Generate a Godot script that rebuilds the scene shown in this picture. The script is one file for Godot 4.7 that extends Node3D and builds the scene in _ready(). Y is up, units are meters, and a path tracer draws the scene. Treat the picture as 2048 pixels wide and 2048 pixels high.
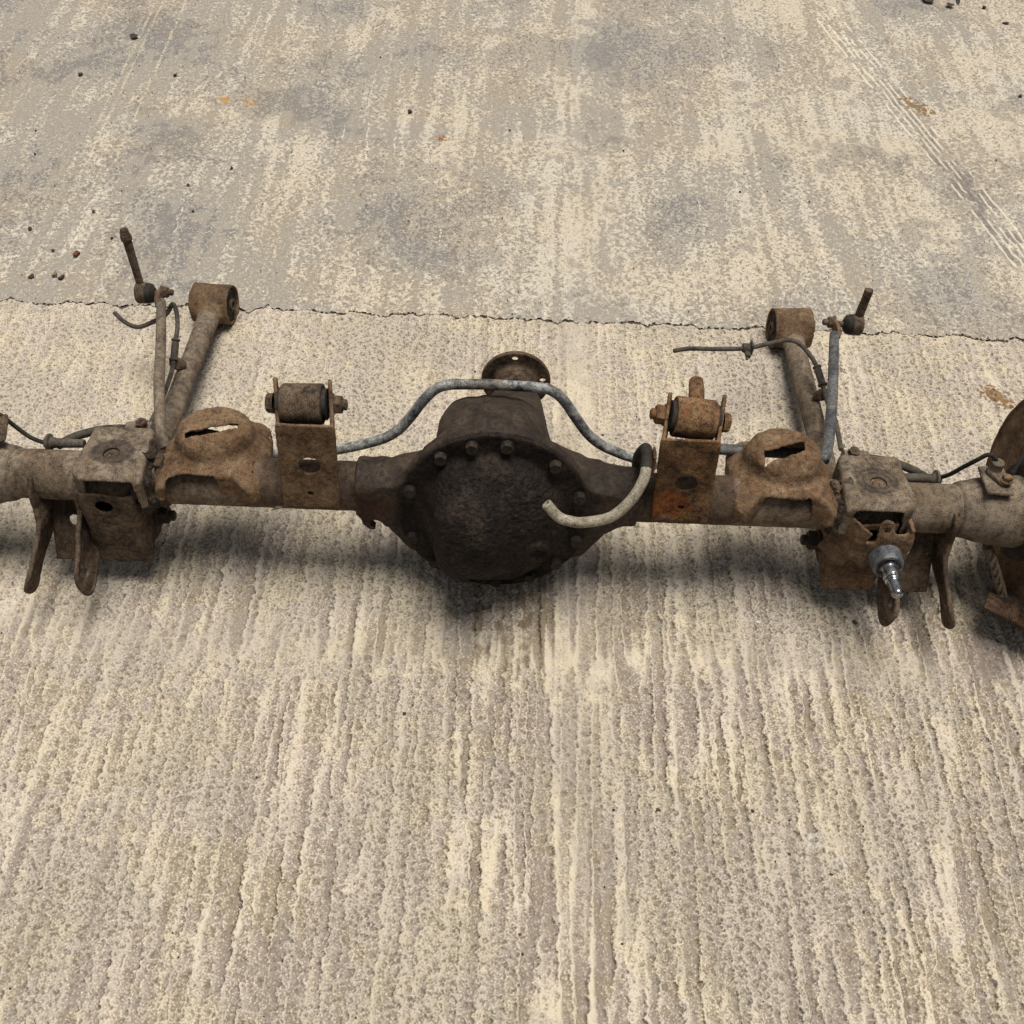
extends Node3D

# ---------------------------------------------------------------- helpers: noise, names, metas
var n_lump := FastNoiseLite.new()
var n_fine := FastNoiseLite.new()
var n_patch := FastNoiseLite.new()
var n_crust := FastNoiseLite.new()
var rng := RandomNumberGenerator.new()
var M := {}
var axle: Node3D
const AXLE_Y := 0.17

func noise_of(s: int, freq: float, oct := 3, kind := FastNoiseLite.TYPE_SIMPLEX_SMOOTH) -> FastNoiseLite:
	var n := FastNoiseLite.new()
	n.seed = s
	n.noise_type = kind
	n.frequency = freq
	n.fractal_type = FastNoiseLite.FRACTAL_FBM if oct > 1 else FastNoiseLite.FRACTAL_NONE
	n.fractal_octaves = oct
	return n

func tag(o: Node, label: String, category: String, group := "") -> void:
	o.set_meta("label", label)
	o.set_meta("category", category)
	if group != "":
		o.set_meta("group", group)

func numbered(called: String, parent: Node) -> String:
	if not parent.has_node(NodePath(called)):
		return called
	var k := 1
	while parent.has_node(NodePath("%s_%03d" % [called, k])):
		k += 1
	return "%s_%03d" % [called, k]

func part(called: String, mesh: Mesh, m: Material, parent: Node) -> MeshInstance3D:
	var o := MeshInstance3D.new()
	o.name = numbered(called, parent)
	o.mesh = mesh
	o.material_override = m
	parent.add_child(o, true)
	return o

# ---------------------------------------------------------------- helpers: signed distances
func smin(a: float, b: float, k: float) -> float:
	var h := maxf(k - absf(a - b), 0.0) / k
	return minf(a, b) - h * h * k * 0.25

func smax(a: float, b: float, k: float) -> float:
	return -smin(-a, -b, k)

func sd_box(p: Vector3, b: Vector3, r := 0.0) -> float:
	var q := p.abs() - b + Vector3(r, r, r)
	return q.max(Vector3.ZERO).length() + minf(maxf(q.x, maxf(q.y, q.z)), 0.0) - r

func sd_ell(p: Vector3, r: Vector3) -> float:
	var k0 := (p / r).length()
	var k1 := (p / (r * r)).length()
	return k0 * (k0 - 1.0) / maxf(k1, 1e-6)

func sd_cone(p: Vector3, a: Vector3, b: Vector3, ra: float, rb: float) -> float:   # capsule-like, flat ends come from other cuts
	var ba := b - a
	var h := clampf((p - a).dot(ba) / ba.length_squared(), 0.0, 1.0)
	return (p - a - ba * h).length() - lerpf(ra, rb, h)

func sd_cyl(p: Vector3, axis: int, r: float, half: float, round := 0.0) -> float:
	var d := 0.0
	var h := 0.0
	if axis == 0:
		d = Vector2(p.y, p.z).length(); h = absf(p.x)
	elif axis == 1:
		d = Vector2(p.x, p.z).length(); h = absf(p.y)
	else:
		d = Vector2(p.x, p.y).length(); h = absf(p.z)
	var q := Vector2(d - r + round, h - half + round)
	return minf(maxf(q.x, q.y), 0.0) + Vector2(maxf(q.x, 0.0), maxf(q.y, 0.0)).length() - round

# surface nets over the cells near the surface
func sdf(f: Callable, lo: Vector3, hi: Vector3, cell: float, tint: Callable) -> ArrayMesh:
	var B := 4
	var nx := int(ceil((hi.x - lo.x) / cell / B)) * B
	var ny := int(ceil((hi.y - lo.y) / cell / B)) * B
	var nz := int(ceil((hi.z - lo.z) / cell / B)) * B
	var sx := nx + 1
	var sxy := (nx + 1) * (ny + 1)
	var val := PackedFloat32Array()
	val.resize(sxy * (nz + 1))
	val.fill(1e9)
	var active: Array[Vector3i] = []
	var reach := cell * B * 0.87 * 1.7 + 0.003
	for bz in range(0, nz, B):
		for by in range(0, ny, B):
			for bx in range(0, nx, B):
				var d: float = f.call(lo + Vector3(bx + B * 0.5, by + B * 0.5, bz + B * 0.5) * cell)
				if absf(d) < reach:
					active.append(Vector3i(bx, by, bz))
					for k in range(bz, bz + B + 1):
						for j in range(by, by + B + 1):
							for i in range(bx, bx + B + 1):
								var at := i + j * sx + k * sxy
								if val[at] > 1e8:
									val[at] = f.call(lo + Vector3(i, j, k) * cell)
	var vid := PackedInt32Array()
	vid.resize(sxy * (nz + 1))
	vid.fill(-1)
	var P := PackedVector3Array()
	var N := PackedVector3Array()
	var C := PackedColorArray()
	var I := PackedInt32Array()
	var co: Array[Vector3] = []
	var off := PackedInt32Array()
	for c in 8:
		co.append(Vector3(c & 1, (c >> 1) & 1, (c >> 2) & 1))
		off.append((c & 1) + ((c >> 1) & 1) * sx + ((c >> 2) & 1) * sxy)
	var e0 := [0, 2, 4, 6, 0, 1, 4, 5, 0, 1, 2, 3]
	var e1 := [1, 3, 5, 7, 2, 3, 6, 7, 4, 5, 6, 7]
	for b in active:
		for k in range(b.z, b.z + B):
			for j in range(b.y, b.y + B):
				for i in range(b.x, b.x + B):
					var at := i + j * sx + k * sxy
					var neg := 0
					for c in 8:
						if val[at + off[c]] < 0.0:
							neg += 1
					if neg == 0 or neg == 8:
						continue
					var sum := Vector3.ZERO
					var cnt := 0
					for e in 12:
						var a: int = e0[e]
						var d: int = e1[e]
						var va := val[at + off[a]]
						var vd := val[at + off[d]]
						if (va < 0.0) != (vd < 0.0):
							sum += co[a].lerp(co[d], va / (va - vd))
							cnt += 1
					var v := val
					var g := Vector3(
						v[at + off[1]] + v[at + off[3]] + v[at + off[5]] + v[at + off[7]] - v[at] - v[at + off[2]] - v[at + off[4]] - v[at + off[6]],
						v[at + off[2]] + v[at + off[3]] + v[at + off[6]] + v[at + off[7]] - v[at] - v[at + off[1]] - v[at + off[4]] - v[at + off[5]],
						v[at + off[4]] + v[at + off[5]] + v[at + off[6]] + v[at + off[7]] - v[at] - v[at + off[1]] - v[at + off[2]] - v[at + off[3]])
					var p := lo + (Vector3(i, j, k) + sum / cnt) * cell
					vid[at] = P.size()
					P.append(p)
					N.append(g.normalized())
					C.append(tint.call(p))
	for b in active:
		for k in range(b.z, b.z + B):
			for j in range(b.y, b.y + B):
				for i in range(b.x, b.x + B):
					var at := i + j * sx + k * sxy
					if vid[at] < 0:
						continue
					var inside := val[at] < 0.0
					for ax in 3:
						var d1 := sx if ax == 0 else (sxy if ax == 1 else 1)
						var d2 := sxy if ax == 0 else (1 if ax == 1 else sx)
						var da := 1 if ax == 0 else (sx if ax == 1 else sxy)
						if (val[at + da] < 0.0) == inside:
							continue
						if at - d1 - d2 < 0:
							continue
						var q0 := vid[at - d1 - d2]
						var q1 := vid[at - d2]
						var q2 := vid[at]
						var q3 := vid[at - d1]
						if q0 < 0 or q1 < 0 or q3 < 0:
							continue
						if inside:
							I.append_array(PackedInt32Array([q0, q2, q1, q0, q3, q2]))
						else:
							I.append_array(PackedInt32Array([q0, q1, q2, q0, q2, q3]))
	return arrays(P, N, C, I)

func arrays(P: PackedVector3Array, N: PackedVector3Array, C: PackedColorArray, I: PackedInt32Array, UV := PackedVector2Array()) -> ArrayMesh:
	var a := []
	a.resize(Mesh.ARRAY_MAX)
	a[Mesh.ARRAY_VERTEX] = P
	a[Mesh.ARRAY_NORMAL] = N
	if C.size():
		a[Mesh.ARRAY_COLOR] = C
	if UV.size():
		a[Mesh.ARRAY_TEX_UV] = UV
	a[Mesh.ARRAY_INDEX] = I
	var m := ArrayMesh.new()
	m.add_surface_from_arrays(Mesh.PRIMITIVE_TRIANGLES, a)
	return m

# ---------------------------------------------------------------- helpers: swept tubes, lathes, bolts
func smooth_path(pts: Array, step: float) -> PackedVector3Array:
	var out := PackedVector3Array()
	for i in pts.size() - 1:
		var a: Vector3 = pts[maxi(i - 1, 0)]
		var b: Vector3 = pts[i]
		var c: Vector3 = pts[i + 1]
		var d: Vector3 = pts[mini(i + 2, pts.size() - 1)]
		var k := maxi(1, int(ceil((c - b).length() / step)))
		for j in k:
			out.append(b.cubic_interpolate(c, a, d, float(j) / k))
	out.append(pts[-1])
	return out

func tube(pts: Array, radius, sides := 20, step := 0.006, wob := 0.0, hollow := 0.0, tint = null) -> ArrayMesh:
	var path := smooth_path(pts, step)
	var total := path.size()
	var P := PackedVector3Array()
	var C := PackedColorArray()
	var I := PackedInt32Array()
	var t0 := (path[1] - path[0]).normalized()
	var nrm := t0.cross(Vector3.UP if absf(t0.y) < 0.9 else Vector3.RIGHT).normalized()
	var rings: Array = []      # each: [centre, tangent, normal, radius]
	for i in total:
		var t := (path[mini(i + 1, total - 1)] - path[maxi(i - 1, 0)]).normalized()
		nrm = (nrm - t * nrm.dot(t)).normalized()
		var r: float = radius if radius is float else lerp_list(radius, float(i) / (total - 1))
		rings.append([path[i], t, nrm, r])
	var first: Array = rings[0]
	var last: Array = rings[-1]
	var seq: Array = []
	if hollow > 0.0:
		seq.append([first[0] + first[1] * 0.03, first[1], first[2], 0.0002])
		seq.append([first[0] + first[1] * 0.03, first[1], first[2], first[3] * hollow])
		seq.append([first[0] + first[1] * 0.0006, first[1], first[2], first[3] * hollow])
		seq.append([first[0], first[1], first[2], first[3] * (hollow + 0.08)])
		seq.append([first[0], first[1], first[2], first[3] * 0.94])
	else:
		seq.append([first[0], first[1], first[2], 0.0002])
		seq.append([first[0], first[1], first[2], first[3] * 0.8])
		seq.append([first[0] + first[1] * first[3] * 0.07, first[1], first[2], first[3] * 0.95])
	for k in range(1, rings.size() - 1):
		seq.append(rings[k])
	seq.append([last[0] - last[1] * last[3] * 0.07, last[1], last[2], last[3] * 0.95])
	seq.append([last[0], last[1], last[2], last[3] * 0.8])
	seq.append([last[0], last[1], last[2], 0.0002])
	for s in seq:
		var bt: Vector3 = s[1].cross(s[2])
		for k in sides:
			var a := TAU * k / sides
			var dir: Vector3 = s[2] * cos(a) + bt * sin(a)
			var q: Vector3 = s[0] + dir * s[3]
			if wob > 0.0 and s[3] > 0.001:
				q += dir * wob * (n_lump.get_noise_3dv(q * 1000.0) + 0.5 * n_fine.get_noise_3dv(q * 1000.0))
			P.append(q)
			C.append(tint.call(q) if tint != null else Color.WHITE)
	for i in seq.size() - 1:
		for k in sides:
			var a := i * sides + k
			var b := i * sides + (k + 1) % sides
			I.append_array(PackedInt32Array([a, a + sides, b, b, a + sides, b + sides]))
	return with_normals(P, C, I)

func lerp_list(l: Array, t: float) -> float:
	var x := t * (l.size() - 1)
	var i := mini(int(x), l.size() - 2)
	return lerpf(l[i], l[i + 1], x - i)

func with_normals(P: PackedVector3Array, C: PackedColorArray, I: PackedInt32Array) -> ArrayMesh:
	var N := PackedVector3Array()
	N.resize(P.size())
	for t in range(0, I.size(), 3):
		var n := (P[I[t + 2]] - P[I[t]]).cross(P[I[t + 1]] - P[I[t]])
		N[I[t]] += n
		N[I[t + 1]] += n
		N[I[t + 2]] += n
	for i in N.size():
		N[i] = N[i].normalized()
	return arrays(P, N, C, I)

# profile: list of Vector2(along, radius) turned round the axis a; corners are doubled so that they stay crisp
func lathe(o: Vector3, a: Vector3, profile: Array, sides := 28, wob := 0.0) -> ArrayMesh:
	var u := a.cross(Vector3.UP if absf(a.y) < 0.9 else Vector3.RIGHT).normalized()
	var w := a.cross(u)
	var P := PackedVector3Array()
	var I := PackedInt32Array()
	var C := PackedColorArray()
	var pr: Array = []
	for i in profile.size():
		var p: Vector2 = profile[i]
		if i == 0 or i == profile.size() - 1:
			pr.append(p)
		else:
			var q0: Vector2 = profile[i - 1]
			var q1: Vector2 = profile[i + 1]
			var e := 0.0007
			pr.append(p + (q0 - p).limit_length(minf(e, (q0 - p).length() * 0.4)))
			pr.append(p + (q1 - p).limit_length(minf(e, (q1 - p).length() * 0.4)))
	for p in pr:
		for k in sides:
			var t := TAU * k / sides
			var dir := u * cos(t) + w * sin(t)
			var q: Vector3 = o + a * p.x + dir * p.y
			if wob > 0.0 and p.y > 0.002:
				q += dir * wob * n_lump.get_noise_3dv(q * 1000.0)
			P.append(q)
			C.append(Color.WHITE)
	for i in pr.size() - 1:
		for k in sides:
			var b := i * sides + k
			var c := i * sides + (k + 1) % sides
			I.append_array(PackedInt32Array([b, b + sides, c, c, b + sides, c + sides]))
	return with_normals(P, C, I)

# a hexagonal head with a washer flange: across is the radius to a corner
func hex_bolt(o: Vector3, a: Vector3, across: float, height: float, turn := 0.0, washer := 1.25, stub := 0.0) -> ArrayMesh:
	var u := a.cross(Vector3.UP if absf(a.y) < 0.9 else Vector3.RIGHT).normalized()
	var w := a.cross(u)
	var st := SurfaceTool.new()
	st.begin(Mesh.PRIMITIVE_TRIANGLES)
	st.set_smooth_group(-1)
	var ring := func(h: float, r: float, sides: int) -> Array:
		var l: Array = []
		for k in 24:
			var t := TAU * k / 24.0
			var rr := r
			if sides == 6:
				var s := fposmod(t, TAU / 6.0) - TAU / 12.0
				rr = r * cos(PI / 6.0) / cos(s)
			t += turn
			l.append(o + a * h + (u * cos(t) + w * sin(t)) * rr)
		return l
	var rows: Array = [ring.call(0.0, across * washer, 1), ring.call(height * 0.2, across * washer * 0.97, 1), ring.call(height * 0.24, across * 0.98, 6), ring.call(height * 0.88, across * 0.97, 6), ring.call(height, across * 0.84, 1)]
	if stub > 0.0:
		rows.append(ring.call(height, across * 0.56, 1))
		rows.append(ring.call(height + stub * 0.8, across * 0.55, 1))
		rows.append(ring.call(height + stub, across * 0.42, 1))
	else:
		rows.append(ring.call(height * 0.93, across * 0.5, 1))
	rows.append(ring.call(height * 0.94 if stub == 0.0 else height + stub, 0.0001, 1))
	for i in rows.size() - 1:
		for k in 24:
			var c := (k + 1) % 24
			for v in [rows[i][k], rows[i + 1][k], rows[i][c], rows[i][c], rows[i + 1][k], rows[i + 1][c]]:
				st.set_color(Color.WHITE)
				st.add_vertex(v)
	st.generate_normals()
	return st.commit()

# ---------------------------------------------------------------- textures and materials
func grey(s: int, w: int, h: int, freq: float, oct := 3, kind := FastNoiseLite.TYPE_SIMPLEX_SMOOTH, seamless := true) -> PackedByteArray:
	var n := noise_of(s, freq, oct, kind)
	if kind == FastNoiseLite.TYPE_CELLULAR:
		n.cellular_return_type = FastNoiseLite.RETURN_DISTANCE
		n.fractal_type = FastNoiseLite.FRACTAL_NONE
		n.domain_warp_enabled = true
		n.domain_warp_amplitude = 0.35 / freq
		n.domain_warp_frequency = freq * 1.3
		n.domain_warp_fractal_octaves = 2
	var im: Image = n.get_seamless_image(w, h, false, false, 0.12) if seamless else n.get_image(w, h)
	return im.get_data()

func stretched(s: int, w: int, h: int, w0: int, h0: int, freq: float, oct := 2) -> PackedByteArray:
	var n := noise_of(s, freq, oct)
	var im := n.get_seamless_image(w0, h0, false, false, 0.15)
	im.resize(w, h, Image.INTERPOLATE_CUBIC)
	return im.get_data()

func step01(a: float, b: float, x: float) -> float:
	return smoothstep(a, b, x)

func tex(w: int, h: int, data: PackedByteArray, rgb := true) -> ImageTexture:
	var im := Image.create_from_data(w, h, false, Image.FORMAT_RGB8 if rgb else Image.FORMAT_L8, data)
	return ImageTexture.create_from_image(im)

# metal skins, 512 pixels over a quarter of a metre: colours as seen (sRGB), relief in cm
func skin(s: int, dark: Color, mid: Color, light: Color, accent: Color, k: Dictionary) -> StandardMaterial3D:
	var S := 512
	var a := grey(s, S, S, 0.011, 4)
	var b := grey(s + 1, S, S, 0.045, 4)
	var c := grey(s + 2, S, S, 0.22, 2)
	var d := grey(s + 3, S, S, 0.02, 4)
	var e := grey(s + 4, S, S, 0.07, 1, FastNoiseLite.TYPE_CELLULAR)
	var col := PackedByteArray()
	col.resize(S * S * 3)
	var hgt := PackedByteArray()
	hgt.resize(S * S)
	var acc: float = k.get("accent", 0.62)
	var speck: float = k.get("speck", 0.3)
	var grit: float = k.get("grit", 0.5)
	for i in S * S:
		var fa := a[i] / 255.0
		var fb := b[i] / 255.0
		var fc := c[i] / 255.0
		var fd := d[i] / 255.0
		var fe := e[i] / 255.0
		var t := 0.34 * fa + 0.34 * fb + 0.32 * fc
		var q := dark.lerp(mid, smoothstep(0.33, 0.48, t)).lerp(light, smoothstep(0.49, 0.68, t))
		q = q.lerp(accent, smoothstep(acc, acc + 0.16, 0.7 * fd + 0.3 * fb) * 0.85)
		var pit := maxf(smoothstep(speck + 0.06, speck - 0.05, 0.6 * fc + 0.4 * fb), smoothstep(0.075, 0.03, fe) * smoothstep(0.40, 0.56, fa * 0.5 + fd * 0.5))
		q = q.lerp(dark * 0.62, pit * 0.85)
		q = q * (0.80 + 0.40 * fc)
		col[i * 3] = clampi(int(q.r * 255.0), 0, 255)
		col[i * 3 + 1] = clampi(int(q.g * 255.0), 0, 255)
		col[i * 3 + 2] = clampi(int(q.b * 255.0), 0, 255)
		hgt[i] = clampi(int(255.0 * (0.40 * fb + grit * 0.5 * fc + 0.1 * fe - 0.30 * pit + 0.08)), 0, 255)
	var m := StandardMaterial3D.new()
	m.albedo_texture = tex(S, S, col)
	m.uv1_triplanar = true
	var sc: float = k.get("scale", 4.0)
	m.uv1_scale = Vector3(sc, sc, sc)
	m.roughness = k.get("rough", 0.85)
	m.metallic = k.get("metal", 0.0)
	m.metallic_specular = k.get("spec", 0.4)
	m.vertex_color_use_as_albedo = true
	m.heightmap_enabled = true
	m.heightmap_texture = tex(S, S, hgt, false)
	m.heightmap_scale = k.get("relief", 0.12)
	return m

func plain_mat(c: Color, rough := 0.8, metal := 0.0) -> StandardMaterial3D:
	var m := StandardMaterial3D.new()
	m.albedo_color = c
	m.roughness = rough
	m.metallic = metal
	m.vertex_color_use_as_albedo = true
	return m

func c8(r: int, g: int, b: int) -> Color:
	return Color(r / 255.0, g / 255.0, b / 255.0)

func materials() -> void:
	M.dust = skin(11, c8(70, 60, 52), c8(112, 100, 86), c8(142, 129, 112), c8(122, 96, 72), {"relief": 0.16, "speck": 0.27, "accent": 0.64, "grit": 0.8})
	M.tan = skin(21, c8(76, 58, 44), c8(112, 90, 68), c8(138, 115, 90), c8(122, 86, 56), {"relief": 0.16, "speck": 0.28, "accent": 0.6, "grit": 0.8})
	M.brown = skin(31, c8(44, 35, 28), c8(86, 71, 57), c8(114, 98, 81), c8(102, 71, 49), {"relief": 0.18, "speck": 0.31, "accent": 0.64, "grit": 0.8})
	M.rust = skin(41, c8(58, 40, 32), c8(112, 85, 58), c8(146, 118, 84), c8(120, 78, 46), {"relief": 0.18, "speck": 0.33, "accent": 0.56, "grit": 0.8})
	M.oily = skin(51, c8(19, 16, 14), c8(41, 34, 30), c8(64, 55, 48), c8(54, 38, 30), {"relief": 0.30, "speck": 0.28, "accent": 0.68, "rough": 0.78, "grit": 1.0, "spec": 0.3})
	M.oily_bolt = skin(141, c8(24, 20, 17), c8(46, 38, 32), c8(66, 56, 47), c8(60, 44, 34), {"relief": 0.10, "speck": 0.3, "accent": 0.62, "rough": 0.75})
	M.oily_top = skin(61, c8(32, 26, 22), c8(56, 46, 38), c8(78, 66, 54), c8(64, 46, 36), {"relief": 0.20, "speck": 0.28, "accent": 0.64, "rough": 0.75, "grit": 0.8})
	M.galv = skin(71, c8(48, 49, 51), c8(140, 141, 138), c8(188, 188, 182), c8(92, 88, 82), {"relief": 0.05, "speck": 0.36, "accent": 0.62, "rough": 0.6, "spec": 0.5})
	M.grey_paint = skin(81, c8(44, 45, 50), c8(92, 94, 97), c8(126, 125, 119), c8(100, 78, 58), {"relief": 0.05, "speck": 0.34, "accent": 0.62, "rough": 0.62})
	M.cable = skin(91, c8(46, 42, 38), c8(78, 72, 65), c8(106, 99, 89), c8(84, 72, 58), {"relief": 0.03, "speck": 0.25, "accent": 0.6, "rough": 0.8})
	M.rubber = skin(101, c8(24, 22, 21), c8(42, 39, 36), c8(64, 59, 53), c8(58, 49, 42), {"relief": 0.05, "speck": 0.25, "accent": 0.6, "rough": 0.8})
	M.hose = skin(111, c8(92, 84, 72), c8(152, 143, 126), c8(178, 170, 154), c8(138, 126, 104), {"relief": 0.03, "speck": 0.34, "accent": 0.6, "rough": 0.7})
	M.chrome = skin(121, c8(30, 30, 32), c8(150, 152, 156), c8(190, 190, 190), c8(110, 95, 80), {"relief": 0.02, "speck": 0.36, "accent": 0.64, "rough": 0.2, "metal": 0.9})
	M.zinc = skin(131, c8(54, 56, 60), c8(92, 95, 100), c8(124, 126, 128), c8(92, 86, 78), {"relief": 0.08, "speck": 0.3, "accent": 0.62, "rough": 0.5, "metal": 0.3})

# ---------------------------------------------------------------- vertex tints: patches of rust and dirt
func tint_none(_p: Vector3) -> Color:
	return Color.WHITE

func tint_patch(p: Vector3) -> Color:
	var t := n_patch.get_noise_3dv(p * 1000.0)
	var f := n_fine.get_noise_3dv(p * 1000.0)
	var k := smoothstep(-0.25, 0.3, t + 0.35 * f)
	return Color(0.64, 0.62, 0.60).lerp(Color.WHITE, k)

func _ready() -> void:
	# camera, sky, sun, exposure
	var cam := Camera3D.new()
	cam.name = "camera"
	cam.fov = 54.0
	cam.near = 0.02
	cam.far = 60.0
	var pitch := deg_to_rad(53.0)
	var roll := deg_to_rad(2.2)
	var fwd := Vector3(0, -sin(pitch), -cos(pitch))
	var up0 := Vector3.RIGHT.cross(fwd)
	var up := up0 * cos(roll) - Vector3.RIGHT * sin(roll)
	var right := fwd.cross(up)
	cam.transform = Transform3D(Basis(right, up, -fwd), Vector3(0.02326, 1.37365, 0.94501))
	add_child(cam)
	cam.current = true
	var env := Environment.new()
	env.background_mode = Environment.BG_SKY
	var sky := Sky.new()
	var sm := ProceduralSkyMaterial.new()
	sm.sky_top_color = Color(0.80, 0.82, 0.85)
	sm.sky_horizon_color = Color(0.26, 0.265, 0.27)
	sm.sky_curve = 0.35
	sm.ground_bottom_color = Color(0.20, 0.19, 0.17)
	sm.ground_horizon_color = Color(0.26, 0.25, 0.23)
	sm.sun_angle_max = 1.0
	sky.sky_material = sm
	env.sky = sky
	env.background_energy_multiplier = 0.17
	env.tonemap_mode = Environment.TONE_MAPPER_LINEAR
	env.tonemap_exposure = 2.6
	env.sdfgi_enabled = true
	env.ssao_enabled = true
	env.ssil_enabled = true
	var we := WorldEnvironment.new()
	we.name = "world_environment"
	we.environment = env
	add_child(we)
	var sun := DirectionalLight3D.new()
	sun.name = "overcast_daylight"
	sun.light_color = Color(1.0, 0.978, 0.94)
	sun.light_energy = 0.5
	sun.light_angular_distance = 33.0
	sun.shadow_enabled = true
	add_child(sun)
	sun.look_at_from_position(Vector3(0.2, 2.0, -0.25), Vector3.ZERO, Vector3.FORWARD)

	rng.seed = 7
	n_lump = noise_of(3, 0.035, 3)
	n_fine = noise_of(4, 0.16, 3)
	n_patch = noise_of(5, 0.012, 3)
	n_crust = noise_of(6, 0.11, 2)
	materials()
	build_ground()
	build_axle()
	build_litter()

# ---------------------------------------------------------------- the concrete
const NX0 := -1.1
const NZ0 := -0.63
const NW := 2048
const NH := 1344
const NPX := 2.2 / 2048.0
const FX0 := -1.55
const FZ0 := -2.09
const FW := 2048
const FH := 1024
const FPX := 3.1 / 2048.0
var near_h := PackedFloat32Array()
var far_h := PackedFloat32Array()

func joint_z(x: float) -> float:      # the ragged edge of the upper slab
	return -0.572 + 0.012 * n_patch.get_noise_2d(x * 900.0, 40.0) + 0.010 * n_lump.get_noise_2d(x * 500.0, 9.0) + 0.004 * n_lump.get_noise_2d(x * 1900.0, 5.0)

func line_dist(p: Vector2, a: Vector2, b: Vector2) -> float:
	var t := clampf((p - a).dot(b - a) / (b - a).length_squared(), 0.0, 1.0)
	return (p - a - (b - a) * t).length()

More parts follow.
